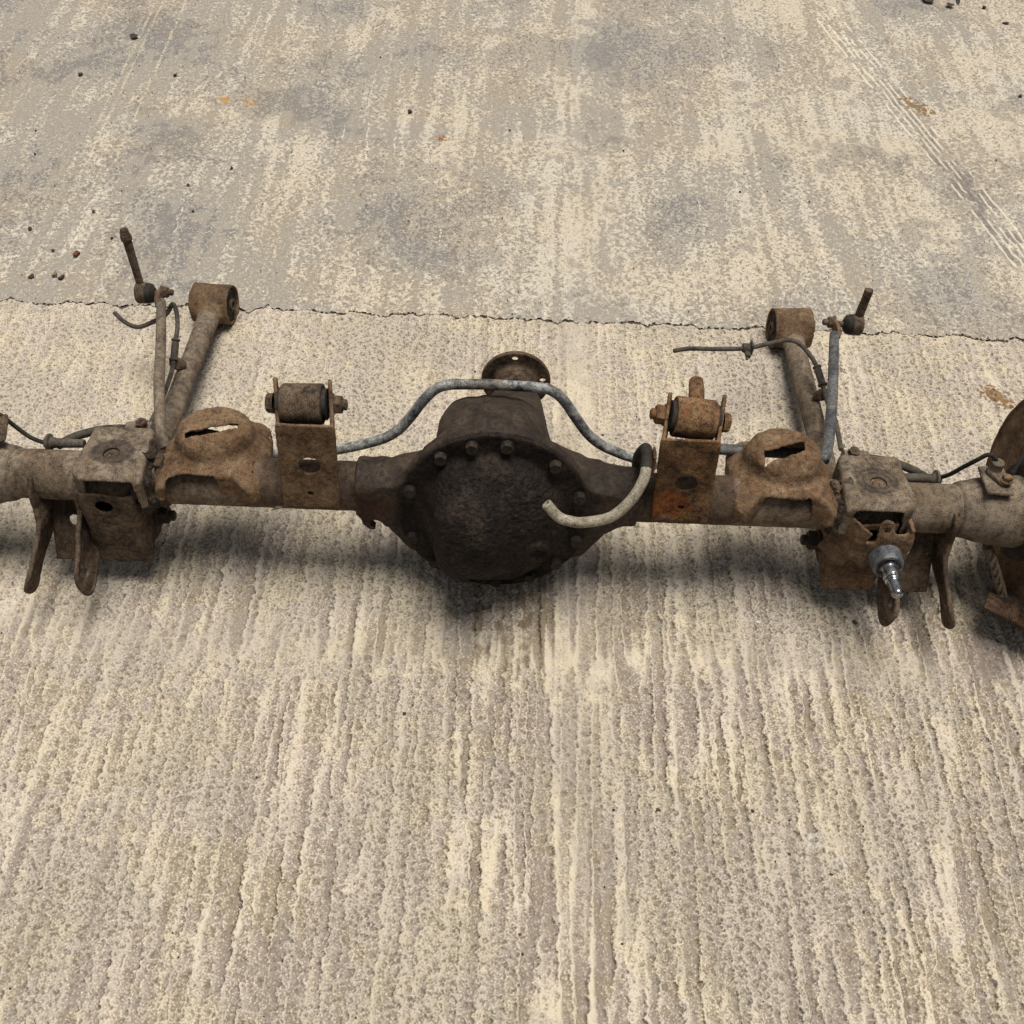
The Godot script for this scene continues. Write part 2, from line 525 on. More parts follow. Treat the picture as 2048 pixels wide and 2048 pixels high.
func near_textures() -> Array:
	var w := NW
	var h := NH
	var A := stretched(201, w, h, 820, 26, 0.080, 2)
	var F := stretched(202, w, h, 1024, 26, 0.13, 2)
	var B := grey(203, w, h, 0.028, 3)
	var Cc := grey(204, w, h, 0.105, 3)
	var D := grey(205, w, h, 0.42, 2)
	var K := grey(206, w, h, 0.055, 1, FastNoiseLite.TYPE_CELLULAR)
	var E := stretched(207, w, h, 256, 168, 0.03, 3)
	var G := stretched(208, w, h, 512, 336, 0.02, 3)
	var J := grey(209, w, h, 0.23, 2)
	var col := PackedByteArray()
	col.resize(w * h * 3)
	var hb := PackedByteArray()
	hb.resize(w * h)
	near_h.resize(w * h)
	var inv := 1.0 / 255.0
	for y in h:
		var z := NZ0 + y * NPX
		var front := smoothstep(-0.22, 0.02, z)
		for x in w:
			var i := y * w + x
			var px := NX0 + x * NPX
			var fb := B[i] * inv
			var fc := Cc[i] * inv
			var fd := D[i] * inv
			var fk := K[i] * inv
			var fj := J[i] * inv
			var wob := int((fb - 0.5) * 11.0 + (fc - 0.5) * 8.0 + (fj - 0.5) * 4.0)
			var row := y * w
			var ra := A[row + ((x + wob + w) & 2047)] * inv
			var rf := F[row + ((x + wob + w) & 2047)] * inv
			var fe := E[i] * inv
			var fg := G[i] * inv
			var strength := (0.50 + 0.60 * front) * (0.45 + 1.15 * fe) * (0.65 + 0.35 * smoothstep(-0.55, 0.0, px))
			var rr := 1.0 - minf(1.0, absf(ra - 0.52) * 6.0)
			rr = rr * rr * (3.0 - 2.0 * rr)
			var edge := smoothstep(0.12, 0.34, fk)
			var pit := smoothstep(0.40, 0.27, 0.50 * fc + 0.38 * fj + 0.12 * fd + 0.16 * (fe - 0.5))
			var hh := 2.2 * rr * strength + 3.2 * (rf - 0.5) * strength + 1.3 * edge * (0.3 + 0.9 * fe) + 2.3 * (fc - 0.5) + 1.6 * (fj - 0.5) + 0.7 * (fd - 0.5) - (1.6 - 0.5 * front) * pit
			near_h[i] = hh * 0.001
			hb[i] = clampi(int(70.0 + hh * 40.0), 0, 255)
			# worn cement skin over a greyer body, darker where the relief dips
			var t := 0.46 + 0.42 * (rr - 0.35) * strength + 0.62 * (rf - 0.5) * (0.22 + 0.30 * front + 0.6 * strength) + 0.16 * (edge - 0.5) + 0.62 * (fc - 0.5) + 0.90 * (fj - 0.5) + 0.95 * (fd - 0.5) + 0.10 * (fg - 0.5)
			t += 0.10 * (1.0 - front)
			var s := smoothstep(0.12, 0.86, t)
			var r := lerpf(138.0, 203.0, s)
			var g := lerpf(126.0, 191.0, s)
			var b := lerpf(116.0, 175.0, s)
			# warm and grey areas
			var warm := smoothstep(0.42, 0.62, 0.6 * fg + 0.4 * fb)
			b -= 6.0 * warm
			var cool := smoothstep(0.58, 0.44, 0.6 * fe + 0.4 * fb)
			r = lerpf(r, 150.0, 0.28 * cool)
			g = lerpf(g, 144.0, 0.28 * cool)
			b = lerpf(b, 134.0, 0.28 * cool)
			if pit > 0.0:
				var pk := 0.34 * pit
				r = lerpf(r, 84.0, pk)
				g = lerpf(g, 71.0, pk)
				b = lerpf(b, 60.0, pk)
			if fd > 0.70 and fj > 0.56:
				r = lerpf(r, 232.0, 0.6); g = lerpf(g, 226.0, 0.6); b = lerpf(b, 212.0, 0.6)
			# marks: white paste smears, damp drips under the cover, an oil spot
			var p := Vector2(px, z)
			if z > 0.3 and px > 0.2:
				var dl := line_dist(p, Vector2(0.44, 0.44), Vector2(0.66, 0.66)) + 0.03 * (fb - 0.5) + 0.03 * (fc - 0.5)
				var wp := smoothstep(0.010, 0.0, dl) * smoothstep(0.46, 0.6, fc + 0.3 * (fd - 0.5)) * 0.8
				r = lerpf(r, 205.0, wp); g = lerpf(g, 202.0, wp); b = lerpf(b, 192.0, wp)
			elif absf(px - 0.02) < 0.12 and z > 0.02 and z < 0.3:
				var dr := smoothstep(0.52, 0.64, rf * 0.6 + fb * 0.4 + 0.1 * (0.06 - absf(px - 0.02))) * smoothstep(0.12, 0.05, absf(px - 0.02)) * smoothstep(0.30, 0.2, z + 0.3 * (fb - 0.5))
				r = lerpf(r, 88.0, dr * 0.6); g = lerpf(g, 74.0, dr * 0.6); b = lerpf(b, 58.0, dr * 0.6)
			elif px > 0.9 and px < 0.98 and z > -0.45 and z < -0.36:
				var os := smoothstep(0.020, 0.010, line_dist(p, Vector2(0.925, -0.42), Vector2(0.945, -0.395)) + 0.04 * (fc - 0.5))
				r = lerpf(r, 120.0, os * 0.8); g = lerpf(g, 92.0, os * 0.8); b = lerpf(b, 60.0, os * 0.8)
			col[i * 3] = clampi(int(r), 0, 255)
			col[i * 3 + 1] = clampi(int(g), 0, 255)
			col[i * 3 + 2] = clampi(int(b), 0, 255)
	return [tex(w, h, col), tex(w, h, hb, false)]

func far_textures() -> Array:
	var w := FW
	var h := FH
	var L := stretched(301, w, h, 512, 128, 0.02, 3)
	var S := stretched(302, w, h, 1024, 40, 0.07, 3)
	var B := grey(303, w, h, 0.022, 4)
	var Cc := grey(304, w, h, 0.15, 3)
	var D := grey(305, w, h, 0.45, 2)
	var E := stretched(306, w, h, 256, 128, 0.022, 3)
	var Q := grey(308, w, h, 0.085, 4)
	var G := stretched(307, w, h, 256, 128, 0.03, 3)
	var col := PackedByteArray()
	col.resize(w * h * 3)
	var hb := PackedByteArray()
	hb.resize(w * h)
	far_h.resize(w * h)
	var inv := 1.0 / 255.0
	# pale scratches dragged over the slab: start, end
	var marks: Array = []
	var mr := RandomNumberGenerator.new()
	mr.seed = 55
	for k in 46:
		var a := Vector2(mr.randf_range(-1.2, 1.2), mr.randf_range(-1.75, -0.6))
		var ang := (PI * 0.5 + mr.randf_range(-0.12, 0.12)) if k % 3 else mr.randf_range(-0.25, 0.25)
		marks.append([a, a + Vector2(cos(ang), sin(ang)) * mr.randf_range(0.02, 0.16), mr.randf_range(0.0010, 0.0022), k % 4 == 3])
	var near_marks := PackedByteArray()
	near_marks.resize(w * h)
	for mk in marks:
		var n := int((mk[1] - mk[0]).length() / (FPX * 0.5))
		for t in n:
			var q: Vector2 = mk[0].lerp(mk[1], float(t) / n) + Vector2(0.002, 0.002) * sin(t * 0.07)
			var cx := int((q.x - FX0) / FPX)
			var cy := int((q.y - FZ0) / FPX)
			if cx > 1 and cy > 1 and cx < w - 2 and cy < h - 2:
				near_marks[cy * w + cx] = 2 if mk[3] else 1
				if mk[2] > 0.0016:
					near_marks[cy * w + cx + 1] = 2 if mk[3] else 1
	var ta := Vector2(0.826, -1.88)
	var tb := Vector2(1.102, -0.821)
	var tn := (tb - ta).orthogonal().normalized()
	var tl := (tb - ta).normalized()
	for y in h:
		var z := FZ0 + y * FPX
		for x in w:
			var i := y * w + x
			var px := FX0 + x * FPX
			var fl := L[i] * inv
			var fs := S[i] * inv
			var fb := B[i] * inv
			var fc := Cc[i] * inv
			var fd := D[i] * inv
			var fe := E[i] * inv
			var fg := G[i] * inv
			var cover := 0.26 * fl + 0.42 * fs + 0.20 * fb + 0.12 * fg + 0.13 * smoothstep(-1.3, 0.7, px + 0.5 * (fg - 0.5)) - 0.065  # less cream towards the left: fall-off of light put into the colour
			var fq := Q[i] * inv
			var speck := 0.36 * fq + 0.34 * fc + 0.30 * fd
			var cream := smoothstep(0.482, 0.556, 0.56 * cover + 0.50 * speck - 0.040)
			var rough := smoothstep(0.40, 0.58, cover)
			var hh := 0.9 * (fb - 0.5) + 0.9 * cream * rough + 0.6 * (fc - 0.5) * (0.3 + rough) + 0.4 * (fd - 0.5) * (0.4 + rough) + 0.7 * (fs - 0.5) * rough
			far_h[i] = hh * 0.001
			hb[i] = clampi(int(110.0 + hh * 55.0), 0, 255)
			# grey worn skin, darker smooth islands, cream laitance thinned leftward to paint the dimmer light
			var isl := smoothstep(0.50, 0.58, 0.45 * fe + 0.35 * fb + 0.2 * fs)
			var r := lerpf(148.0, 126.0, isl)
			var g := lerpf(141.0, 122.0, isl)
			var b := lerpf(131.0, 118.0, isl)
			var warm := smoothstep(0.40, 0.62, 0.7 * fg + 0.3 * fb + 0.05 * px)
			r += 3.0 * warm; b -= 4.0 * warm
			var ck := cream * (1.0 - 0.55 * isl)
			r = lerpf(r, 186.0, ck)
			g = lerpf(g, 178.0 - 3.0 * warm, ck)
			b = lerpf(b, 164.0 - 6.0 * warm, ck)
			var tone := 0.90 + 0.14 * fd + 0.08 * fq
			r *= tone; g *= tone; b *= tone
			var dk := smoothstep(0.40, 0.30, 0.5 * fc + 0.5 * fd) * (0.35 + 0.5 * rough)
			r = lerpf(r, 98.0, dk); g = lerpf(g, 88.0, dk); b = lerpf(b, 78.0, dk)
			if fd > 0.70 and fc > 0.56:
				r = lerpf(r, 236.0, 0.6); g = lerpf(g, 230.0, 0.6); b = lerpf(b, 218.0, 0.6)
			if near_marks[i] > 0 and fc + 0.5 * fb > 0.70:
				if near_marks[i] == 1:
					r = lerpf(r, 224.0, 0.7); g = lerpf(g, 215.0, 0.7); b = lerpf(b, 196.0, 0.7)
				else:
					r = lerpf(r, 104.0, 0.6); g = lerpf(g, 97.0, 0.6); b = lerpf(b, 90.0, 0.6)
			var p := Vector2(px, z)
			# scuffed tyre track with its pale scratches
			if px > 0.7 and z > -2.0:
				var q := p - ta
				var across := q.dot(tn) + 0.012 * (fl - 0.5)
				var along := q.dot(tl)
				if along > 0.0 and absf(across) < 0.07:
					var band := smoothstep(0.045, 0.02, absf(across)) * smoothstep(0.25, 0.6, along) * smoothstep(0.42, 0.56, 0.5 * fb + 0.5 * fs)
					r = lerpf(r, 104.0, band * 0.55); g = lerpf(g, 100.0, band * 0.55); b = lerpf(b, 97.0, band * 0.55)
					for k in 5:
						var off: float = [-0.030, -0.012, 0.003, 0.018, 0.036][k]
						var ln := smoothstep(0.0042, 0.0012, absf(across - off + 0.010 * (fb - 0.5))) * smoothstep(0.40, 0.50, fb * 0.6 + fl * 0.4)
						r = lerpf(r, 222.0, ln * 0.75); g = lerpf(g, 211.0, ln * 0.75); b = lerpf(b, 190.0, ln * 0.75)
						far_h[i] += 0.0008 * ln
			if px < -0.7:
				for k in 3:
					var o2: float = [-0.02, 0.0, 0.06][k]
					var ln2 := smoothstep(0.006, 0.0015, line_dist(p, Vector2(-0.98 + o2, -1.79), Vector2(-0.975 + o2, -1.05)) + 0.008 * (fb - 0.5)) * smoothstep(0.42, 0.52, fc * 0.5 + fb * 0.5)
					r = lerpf(r, 205.0, ln2 * 0.6); g = lerpf(g, 193.0, ln2 * 0.6); b = lerpf(b, 166.0, ln2 * 0.6)
			# spots with an outline of their own
			var spot := smoothstep(0.016, 0.011, line_dist(p, Vector2(0.975, -1.425), Vector2(1.012, -1.385)) + 0.05 * (fc - 0.5) + 0.05 * (fq - 0.5)) if px > 0.9 and z > -1.5 and z < -1.3 else 0.0
			r = lerpf(r, 118.0, spot * 0.8); g = lerpf(g, 94.0, spot * 0.8); b = lerpf(b, 62.0, spot * 0.8)
			if px > -0.76 and px < -0.62 and z > -1.36 and z < -1.26:
				var oc := maxf(smoothstep(0.016, 0.008, p.distance_to(Vector2(-0.717, -1.316)) + 0.04 * (fc - 0.5)), 0.7 * smoothstep(0.018, 0.008, p.distance_to(Vector2(-0.654, -1.307)) + 0.05 * (fc - 0.5)))
				r = lerpf(r, 180.0, oc * 0.7); g = lerpf(g, 128.0, oc * 0.7); b = lerpf(b, 52.0, oc * 0.7)
			if px > -0.21 and px < -0.13 and z > -1.23 and z < -1.14:
				var rc := smoothstep(0.012, 0.006, p.distance_to(Vector2(-0.176, -1.188)) + 0.04 * (fc - 0.5))
				r = lerpf(r, 132.0, rc * 0.8); g = lerpf(g, 82.0, rc * 0.8); b = lerpf(b, 42.0, rc * 0.8)
			col[i * 3] = clampi(int(r), 0, 255)
			col[i * 3 + 1] = clampi(int(g), 0, 255)
			col[i * 3 + 2] = clampi(int(b), 0, 255)
	return [tex(w, h, col), tex(w, h, hb, false)]

func axis_stops(lo: float, hi: float, step: float, out_lo: float, out_hi: float) -> PackedFloat32Array:
	var s := PackedFloat32Array()
	var x := lo
	var left := PackedFloat32Array()
	var d := step
	while x > out_lo:
		d = minf(d * 1.35, 0.25)
		x -= d
		left.append(x)
	left.reverse()
	s.append_array(left)
	x = lo
	while x < hi:
		s.append(x)
		x += step
	d = step
	while x < out_hi:
		s.append(x)
		d = minf(d * 1.35, 0.25)
		x += d
	s.append(x)
	return s

func sheet(called: String, xs: PackedFloat32Array, zs: PackedFloat32Array, upper: bool, m: Material) -> void:
	var nx := xs.size()
	var nz := zs.size()
	var P := PackedVector3Array()
	var N := PackedVector3Array()
	var UV := PackedVector2Array()
	P.resize(nx * nz); N.resize(nx * nz); UV.resize(nx * nz)
	var x0 := FX0 if upper else NX0
	var z0 := FZ0 if upper else NZ0
	var px := FPX if upper else NPX
	var w := FW if upper else NW
	var h := FH if upper else NH
	var H := far_h if upper else near_h
	var ez := PackedFloat32Array()
	for x in xs:
		ez.append(joint_z(x))
	for k in nz:
		for i in nx:
			var at := k * nx + i
			var x := xs[i]
			var z := zs[k]
			var lift := 0.0
			if upper:
				# zs counts back from the joint: the first rows make the broken lip
				z = ez[i] - zs[k]
				lift = 0.0006 + 0.0018 * smoothstep(-0.25, 0.25, n_lump.get_noise_2d(x * 420.0, 70.0))
				var far_lift := lift
				if k == 0:
					z = ez[i] + 0.0012
					lift = -0.009
				elif k == 1:
					z = ez[i] + 0.0004
					lift = far_lift * 0.55
			else:
				var gap := z - ez[i]
				lift = -0.0020 * smoothstep(0.0056, 0.0006, absf(gap)) * (0.25 + 0.75 * smoothstep(-0.3, 0.15, n_lump.get_noise_2d(x * 600.0, 90.0))) - (0.008 if gap < -0.002 else 0.0)
			var tx := posmod(int(round((x - x0) / px)), w)
			var tz := posmod(int(round((z - z0) / px)), h)
			P[at] = Vector3(x, H[tz * w + tx] + lift, z)
			UV[at] = Vector2((x - x0) / (px * w), (z - z0) / (px * h))
	for k in nz:
		for i in nx:
			var at := k * nx + i
			var a := P[k * nx + maxi(i - 1, 0)]
			var b := P[k * nx + mini(i + 1, nx - 1)]
			var c := P[maxi(k - 1, 0) * nx + i]
			var d := P[mini(k + 1, nz - 1) * nx + i]
			var n := (d - c).cross(b - a)
			N[at] = (n if n.y > 0.0 else -n).normalized()
	var I := PackedInt32Array()
	I.resize((nx - 1) * (nz - 1) * 6)
	var q := 0
	for k in nz - 1:
		for i in nx - 1:
			var a := k * nx + i
			if upper:
				I[q] = a; I[q + 1] = a + nx; I[q + 2] = a + 1
				I[q + 3] = a + 1; I[q + 4] = a + nx; I[q + 5] = a + nx + 1
			else:
				I[q] = a; I[q + 1] = a + 1; I[q + 2] = a + nx
				I[q + 3] = a + 1; I[q + 4] = a + nx + 1; I[q + 5] = a + nx
			q += 6
	var o := part(called, arrays(P, N, PackedColorArray(), I, UV), m, self)
	o.set_meta("kind", "structure")
	tag(o, "smoother worn grey concrete slab beyond the ragged joint" if upper else "rough brushed cream concrete slab under the axle", "ground")

func build_ground() -> void:
	var nt := near_textures()
	var nm := StandardMaterial3D.new()
	nm.albedo_texture = nt[0]
	nm.roughness = 0.93
	nm.metallic_specular = 0.3
	nm.heightmap_enabled = true
	nm.heightmap_texture = nt[1]
	nm.heightmap_scale = 0.35
	var step := NPX * 2.0
	sheet("ground", axis_stops(-1.1, 1.1, step, -3.0, 3.0), axis_stops(-0.60, 0.80, step, -0.62, 2.6), false, nm)
	var ft := far_textures()
	var fm := StandardMaterial3D.new()
	fm.albedo_texture = ft[0]
	fm.roughness = 0.88
	fm.metallic_specular = 0.35
	fm.heightmap_enabled = true
	fm.heightmap_texture = ft[1]
	fm.heightmap_scale = 0.25
	step = FPX * 3.0
	var back := PackedFloat32Array([-0.0012, -0.0004, 0.002])
	back.append_array(axis_stops(0.005, 1.45, step, 0.0049, 4.5))
	sheet("ground_001", axis_stops(-1.5, 1.5, step, -4.0, 4.0), back, true, fm)

func lump(p: Vector3, amp: float) -> float:
	return amp * n_lump.get_noise_3dv(p * 1000.0)

func grain(p: Vector3, amp: float) -> float:
	return amp * n_fine.get_noise_3dv(p * 1000.0)

func build_axle() -> void:
	# x along the axle, y up, z towards the viewer; the whole thing rests rolled back by eight degrees
	axle = Node3D.new()
	axle.name = "rear_axle"
	add_child(axle)
	axle.position = Vector3(0, AXLE_Y, 0)
	axle.rotation = Vector3(deg_to_rad(-8.0), 0, 0)
	tag(axle, "rusty old vehicle rear axle with black bulging differential lying across the concrete", "axle")
	differential()
	for s in [-1.0, 1.0]:
		tubes(s)
		link_bracket(s)
		spring_seat(s)
		stop_pad(s)
		arm_bracket(s)
		shock_mount(s)
		trailing_arm(s)
		bar_arm(s)
		brake_lines(s)
	anti_roll_bar()
	lower_stud()
	hub_bits()

func differential() -> void:
	var c := Vector3(-0.003, 0.0, 0.0)
	var housing := func(p: Vector3) -> float:
		var d := sd_cyl(p - Vector3(-0.012, 0.0, -0.004), 0, 0.1405, 0.080, 0.052)
		# pinion nose
		var nose := sd_cone(p, Vector3(0.021, -0.006, -0.06), Vector3(0.021, -0.018, -0.215), 0.068, 0.048)
		d = smin(d, nose, 0.022)
		d = smax(d, -(p.z + 0.268), 0.004)
		# horns that run out into the tubes
		var q := Vector3(absf(p.x), p.y, p.z)
		var wide := 0.0 if p.x < 0.0 else 0.012
		var horn := sd_cone(q, Vector3(0.07, 0.0, -0.002), Vector3(0.125 + wide, 0.0, 0.0), 0.082, 0.050 + wide * 0.3)
		horn = smin(horn, sd_cone(q, Vector3(0.12, 0.0, 0.0), Vector3(0.17, 0.0, 0.0), 0.052, 0.0415), 0.02)
		d = smin(d, horn, 0.012)
		var collar := sd_cyl(q - Vector3(0.190, 0, 0), 0, 0.0460, 0.022, 0.004)
		# broken ear under the left end
		collar = smin(collar, sd_cyl(p - Vector3(-0.186, -0.036, 0.034), 2, 0.019, 0.014, 0.004), 0.006)
		collar = smax(collar, -sd_cyl(p - Vector3(-0.178, -0.042, 0.034), 2, 0.0125, 0.05), 0.004)
		d = smin(d, collar, 0.010)
		# rib along the middle of each horn
		d = smin(d, sd_box(q - Vector3(0.125, 0.0, 0.030), Vector3(0.05, 0.034, 0.012), 0.008), 0.02)
		# boss cast on the top
		d = smin(d, sd_box((p - Vector3(-0.010, 0.123, -0.028)).rotated(Vector3(1, 0, 0), 0.36), Vector3(0.030, 0.018, 0.062), 0.017), 0.005)
		# front flange
		var fp := p - Vector3(-0.003, -0.005, 0.0)
		var fl := Vector2(fp.x, fp.y / 1.09).length() - 0.1435
		fl = smax(fl, (absf(fp.x) - fp.y) * 0.7071 - 0.1515, 0.006)
		fl = smax(fl, absf(p.z - 0.029) - 0.0105, 0.004)
		# gussets that run down from the tube ends to the flange
		var gus := sd_cone(q, Vector3(0.166, -0.004, 0.004), Vector3(0.098, -0.046, 0.008), 0.040, 0.074)
		gus = smax(gus, absf(p.z - 0.002) - 0.034, 0.016)
		d = smin(d, gus, 0.014)
		d = smin(d, fl, 0.012)
		d = maxf(d, p.z - 0.0395)
		return d + lump(p, 0.0016) + grain(p, 0.0005)
	var lugtint := func(p: Vector3) -> Color:
		var t := n_patch.get_noise_3dv(p * 1300.0) + 0.5 * n_fine.get_noise_3dv(p * 1000.0)
		var k := smoothstep(0.045, 0.020, (p - Vector3(-0.190, -0.022, 0.038)).length() + 0.03 * t)
		return tint_patch(p).lerp(Color(1.0, 0.55, 0.40), k * 0.9)
	var o := part("differential_housing", sdf(housing, Vector3(-0.225, -0.172, -0.28), Vector3(0.225, 0.165, 0.05), 0.0032, lugtint), M.oily_top, axle)
	# companion flange at the end of the nose
	var comp := func(p: Vector3) -> float:
		var q := p - Vector3(0.021, -0.019, -0.302)
		var d := sd_cyl(q, 2, 0.0605, 0.0045, 0.0015)
		d = smin(d, sd_cyl(q - Vector3(0, 0, 0.02), 2, 0.036, 0.022, 0.004), 0.008)
		for k in 4:
			var a := PI * 0.5 * k + 0.06
			d = maxf(d, -sd_cyl(q - Vector3(cos(a), sin(a), 0) * 0.047, 2, 0.0056, 0.03))
		return d + lump(p, 0.0003)
	part("pinion_flange", sdf(comp, Vector3(-0.046, -0.086, -0.315), Vector3(0.088, 0.048, -0.25), 0.002, tint_patch), M.brown, axle)
	# pressed cover
	var cover := func(p: Vector3) -> float:
		var fp := p - Vector3(-0.003, -0.005, 0.0)
		var d := Vector2(fp.x, fp.y / 1.09).length() - 0.1445
		d = smax(d, (absf(fp.x) - fp.y) * 0.7071 - 0.1525, 0.006)
		d = smax(d, absf(p.z - 0.0443) - 0.0042, 0.003)
		var dome := sd_ell(p - Vector3(-0.003, -0.008, 0.04), Vector3(0.1085, 0.128, 0.070))
		var hump := sd_cyl(p - Vector3(-0.034, -0.004, 0.028), 0, 0.1105, 0.054, 0.034)
		dome = smin(dome, hump, 0.012)
		# a flat pressed face on the lower right with the filler boss
		dome = smax(dome, (p - Vector3(0.065, -0.03, 0.099)).dot(Vector3(0.45, -0.25, 0.86).normalized()), 0.02)
		dome = smin(dome, sd_cyl(p - Vector3(0.062, -0.028, 0.088), 2, 0.019, 0.014, 0.003), 0.006)
		dome = smax(dome, -sd_cyl(p - Vector3(0.062, -0.028, 0.104), 2, 0.010, 0.006, 0.001), 0.003)
		d = smin(d, dome, 0.006)
		d = maxf(d, 0.0405 - p.z)
		var k := 0.35 + 0.65 * smoothstep(0.05, 0.062, p.z)
		return d + k * lump(p, 0.0014) + k * grain(p, 0.0013) + k * 0.0017 * n_crust.get_noise_3dv(p * 1000.0)
	var cov := part("differential_cover", sdf(cover, Vector3(-0.156, -0.172, 0.036), Vector3(0.152, 0.158, 0.15), 0.0022, tint_patch), M.oily, axle)
	cov.set_meta("label", "black oily pressed cover")
	for deg in [126.0, 104.5, 83.0, 49.5, 20.0, 160.0, 200.0, 226.0, 250.0, 272.0, 296.0, 318.0, 342.0]:
		var a := deg_to_rad(deg)
		var pos := Vector3(-0.003 + cos(a) * 0.1315, -0.005 + sin(a) * 0.1425, 0.0485)
		part("bolt", hex_bolt(pos, Vector3(0, 0, 1), 0.0094, 0.0100, rng.randf() * 1.0, 1.0), M.oily_bolt, cov)
	o.set_meta("label", "dark brown cast differential housing")

func tubes(s: float) -> void:
	var end := 0.70 if s > 0.0 else 0.735
	var pts: Array = []
	for k in 12:
		pts.append(Vector3(s * lerpf(0.19, end + 0.01, k / 11.0), 0, 0))
	var shade := func(p: Vector3) -> Color:
		var t := n_patch.get_noise_3dv(p * 1000.0) + 0.4 * n_fine.get_noise_3dv(p * 1000.0)
		var ax := absf(p.x)
		var oil := smoothstep(0.31, 0.25, ax + 0.05 * t) if s < 0.0 else smoothstep(0.37, 0.30, ax + 0.05 * t)       # oil film thrown out from the differential
		var q := Color(0.72, 0.66, 0.6).lerp(Color.WHITE, smoothstep(-0.3, 0.3, t))
		if s < 0.0 and p.y < -0.004 and p.z > 0.0:
			var box := maxf(absf(p.x + 0.362) - 0.040, absf(p.y + 0.030) - 0.011) + 0.004 * t
			q = q.lerp(Color(0.46, 0.50, 0.44), smoothstep(0.003, -0.001, box))
		# bare reddish length inboard of the spring seats
		var bare := smoothstep(0.375, 0.355, ax + 0.01 * t)
		q = q.lerp(Color(0.44, 0.35, 0.31), bare * 0.9) if p.y > -0.02 or s > 0.0 else q
		return q.lerp(Color(0.34, 0.29, 0.26), oil)
	var tb := part("axle_tube", tube(pts, 0.038, 56, 0.003, 0.0007, 0.0, shade), M.dust, axle)
	if s < 0.0:
		for k in 2:
			var fl := part("paint_flake", crumb(Vector3([0.019, 0.013][k], 0.003, [0.006, 0.0035][k]), "chip", 31 + k), plain_mat(c8(206, 200, 178), 0.7), tb)
			fl.position = Vector3([-0.334, -0.330][k], [-0.0262, -0.0155][k], [0.0268, 0.0337][k])
			fl.rotation = Vector3([2.25, 1.95][k], 0.0, [-0.3, -0.1][k])
	# swollen end with a weld ring
	var e := end - 0.006
	var prof := [Vector2(0, 0.030), Vector2(0.0, 0.0385), Vector2(0.004, 0.0425), Vector2(0.010, 0.0435), Vector2(0.018, 0.0445), Vector2(0.034, 0.0495), Vector2(0.055, 0.0525), Vector2(0.085, 0.055), Vector2(0.16, 0.056), Vector2(0.16, 0.0)]
	part("hub_carrier", lathe(Vector3(s * e, 0, 0), Vector3(s, 0, 0), prof, 56, 0.0012), M.dust, axle)
	var kx := -0.526 if s < 0.0 else 0.521
	var crust := func(p: Vector3) -> float:
		var d := sd_ell(p - Vector3(kx, 0.020, 0.040), Vector3(0.021, 0.026, 0.015))
		d = smin(d, sd_ell(p - Vector3(kx - 0.006 * s, -0.006, 0.044), Vector3(0.016, 0.018, 0.012)), 0.01)
		d = smin(d, sd_ell(p - Vector3(kx, 0.040, 0.0), Vector3(0.010, 0.014, 0.04)), 0.012)
		d = smax(d, -sd_ell(p - Vector3(kx + 0.004 * s, 0.002, 0.058), Vector3(0.011, 0.009, 0.012)), 0.004)
		return d + lump(p, 0.007) + grain(p, 0.004)
	part("weld_crust", sdf(crust, Vector3(kx - 0.035, -0.04, -0.055), Vector3(kx + 0.035, 0.065, 0.075), 0.002, tint_patch), M.oily_top if s < 0.0 else M.cable, axle)
	# weld runs and old grease between the seats
	for k in 2:
		var wx: float = [0.518, 0.505][k]
		var blob := func(p: Vector3) -> float:
			var q := Vector3(p.x - s * wx, p.y, p.z)
			var ring := Vector2(Vector2(q.y, q.z).length() - 0.0385, q.x).length() - 0.0065
			return ring + lump(p, 0.008) + grain(p, 0.003) + 0.012 * smoothstep(0.0, -0.03, p.z)
		part("weld_bead", sdf(blob, Vector3(s * wx - 0.03, -0.06, -0.06), Vector3(s * wx + 0.03, 0.06, 0.06), 0.0025, tint_patch), M.oily_top if k == 0 else M.brown, axle)

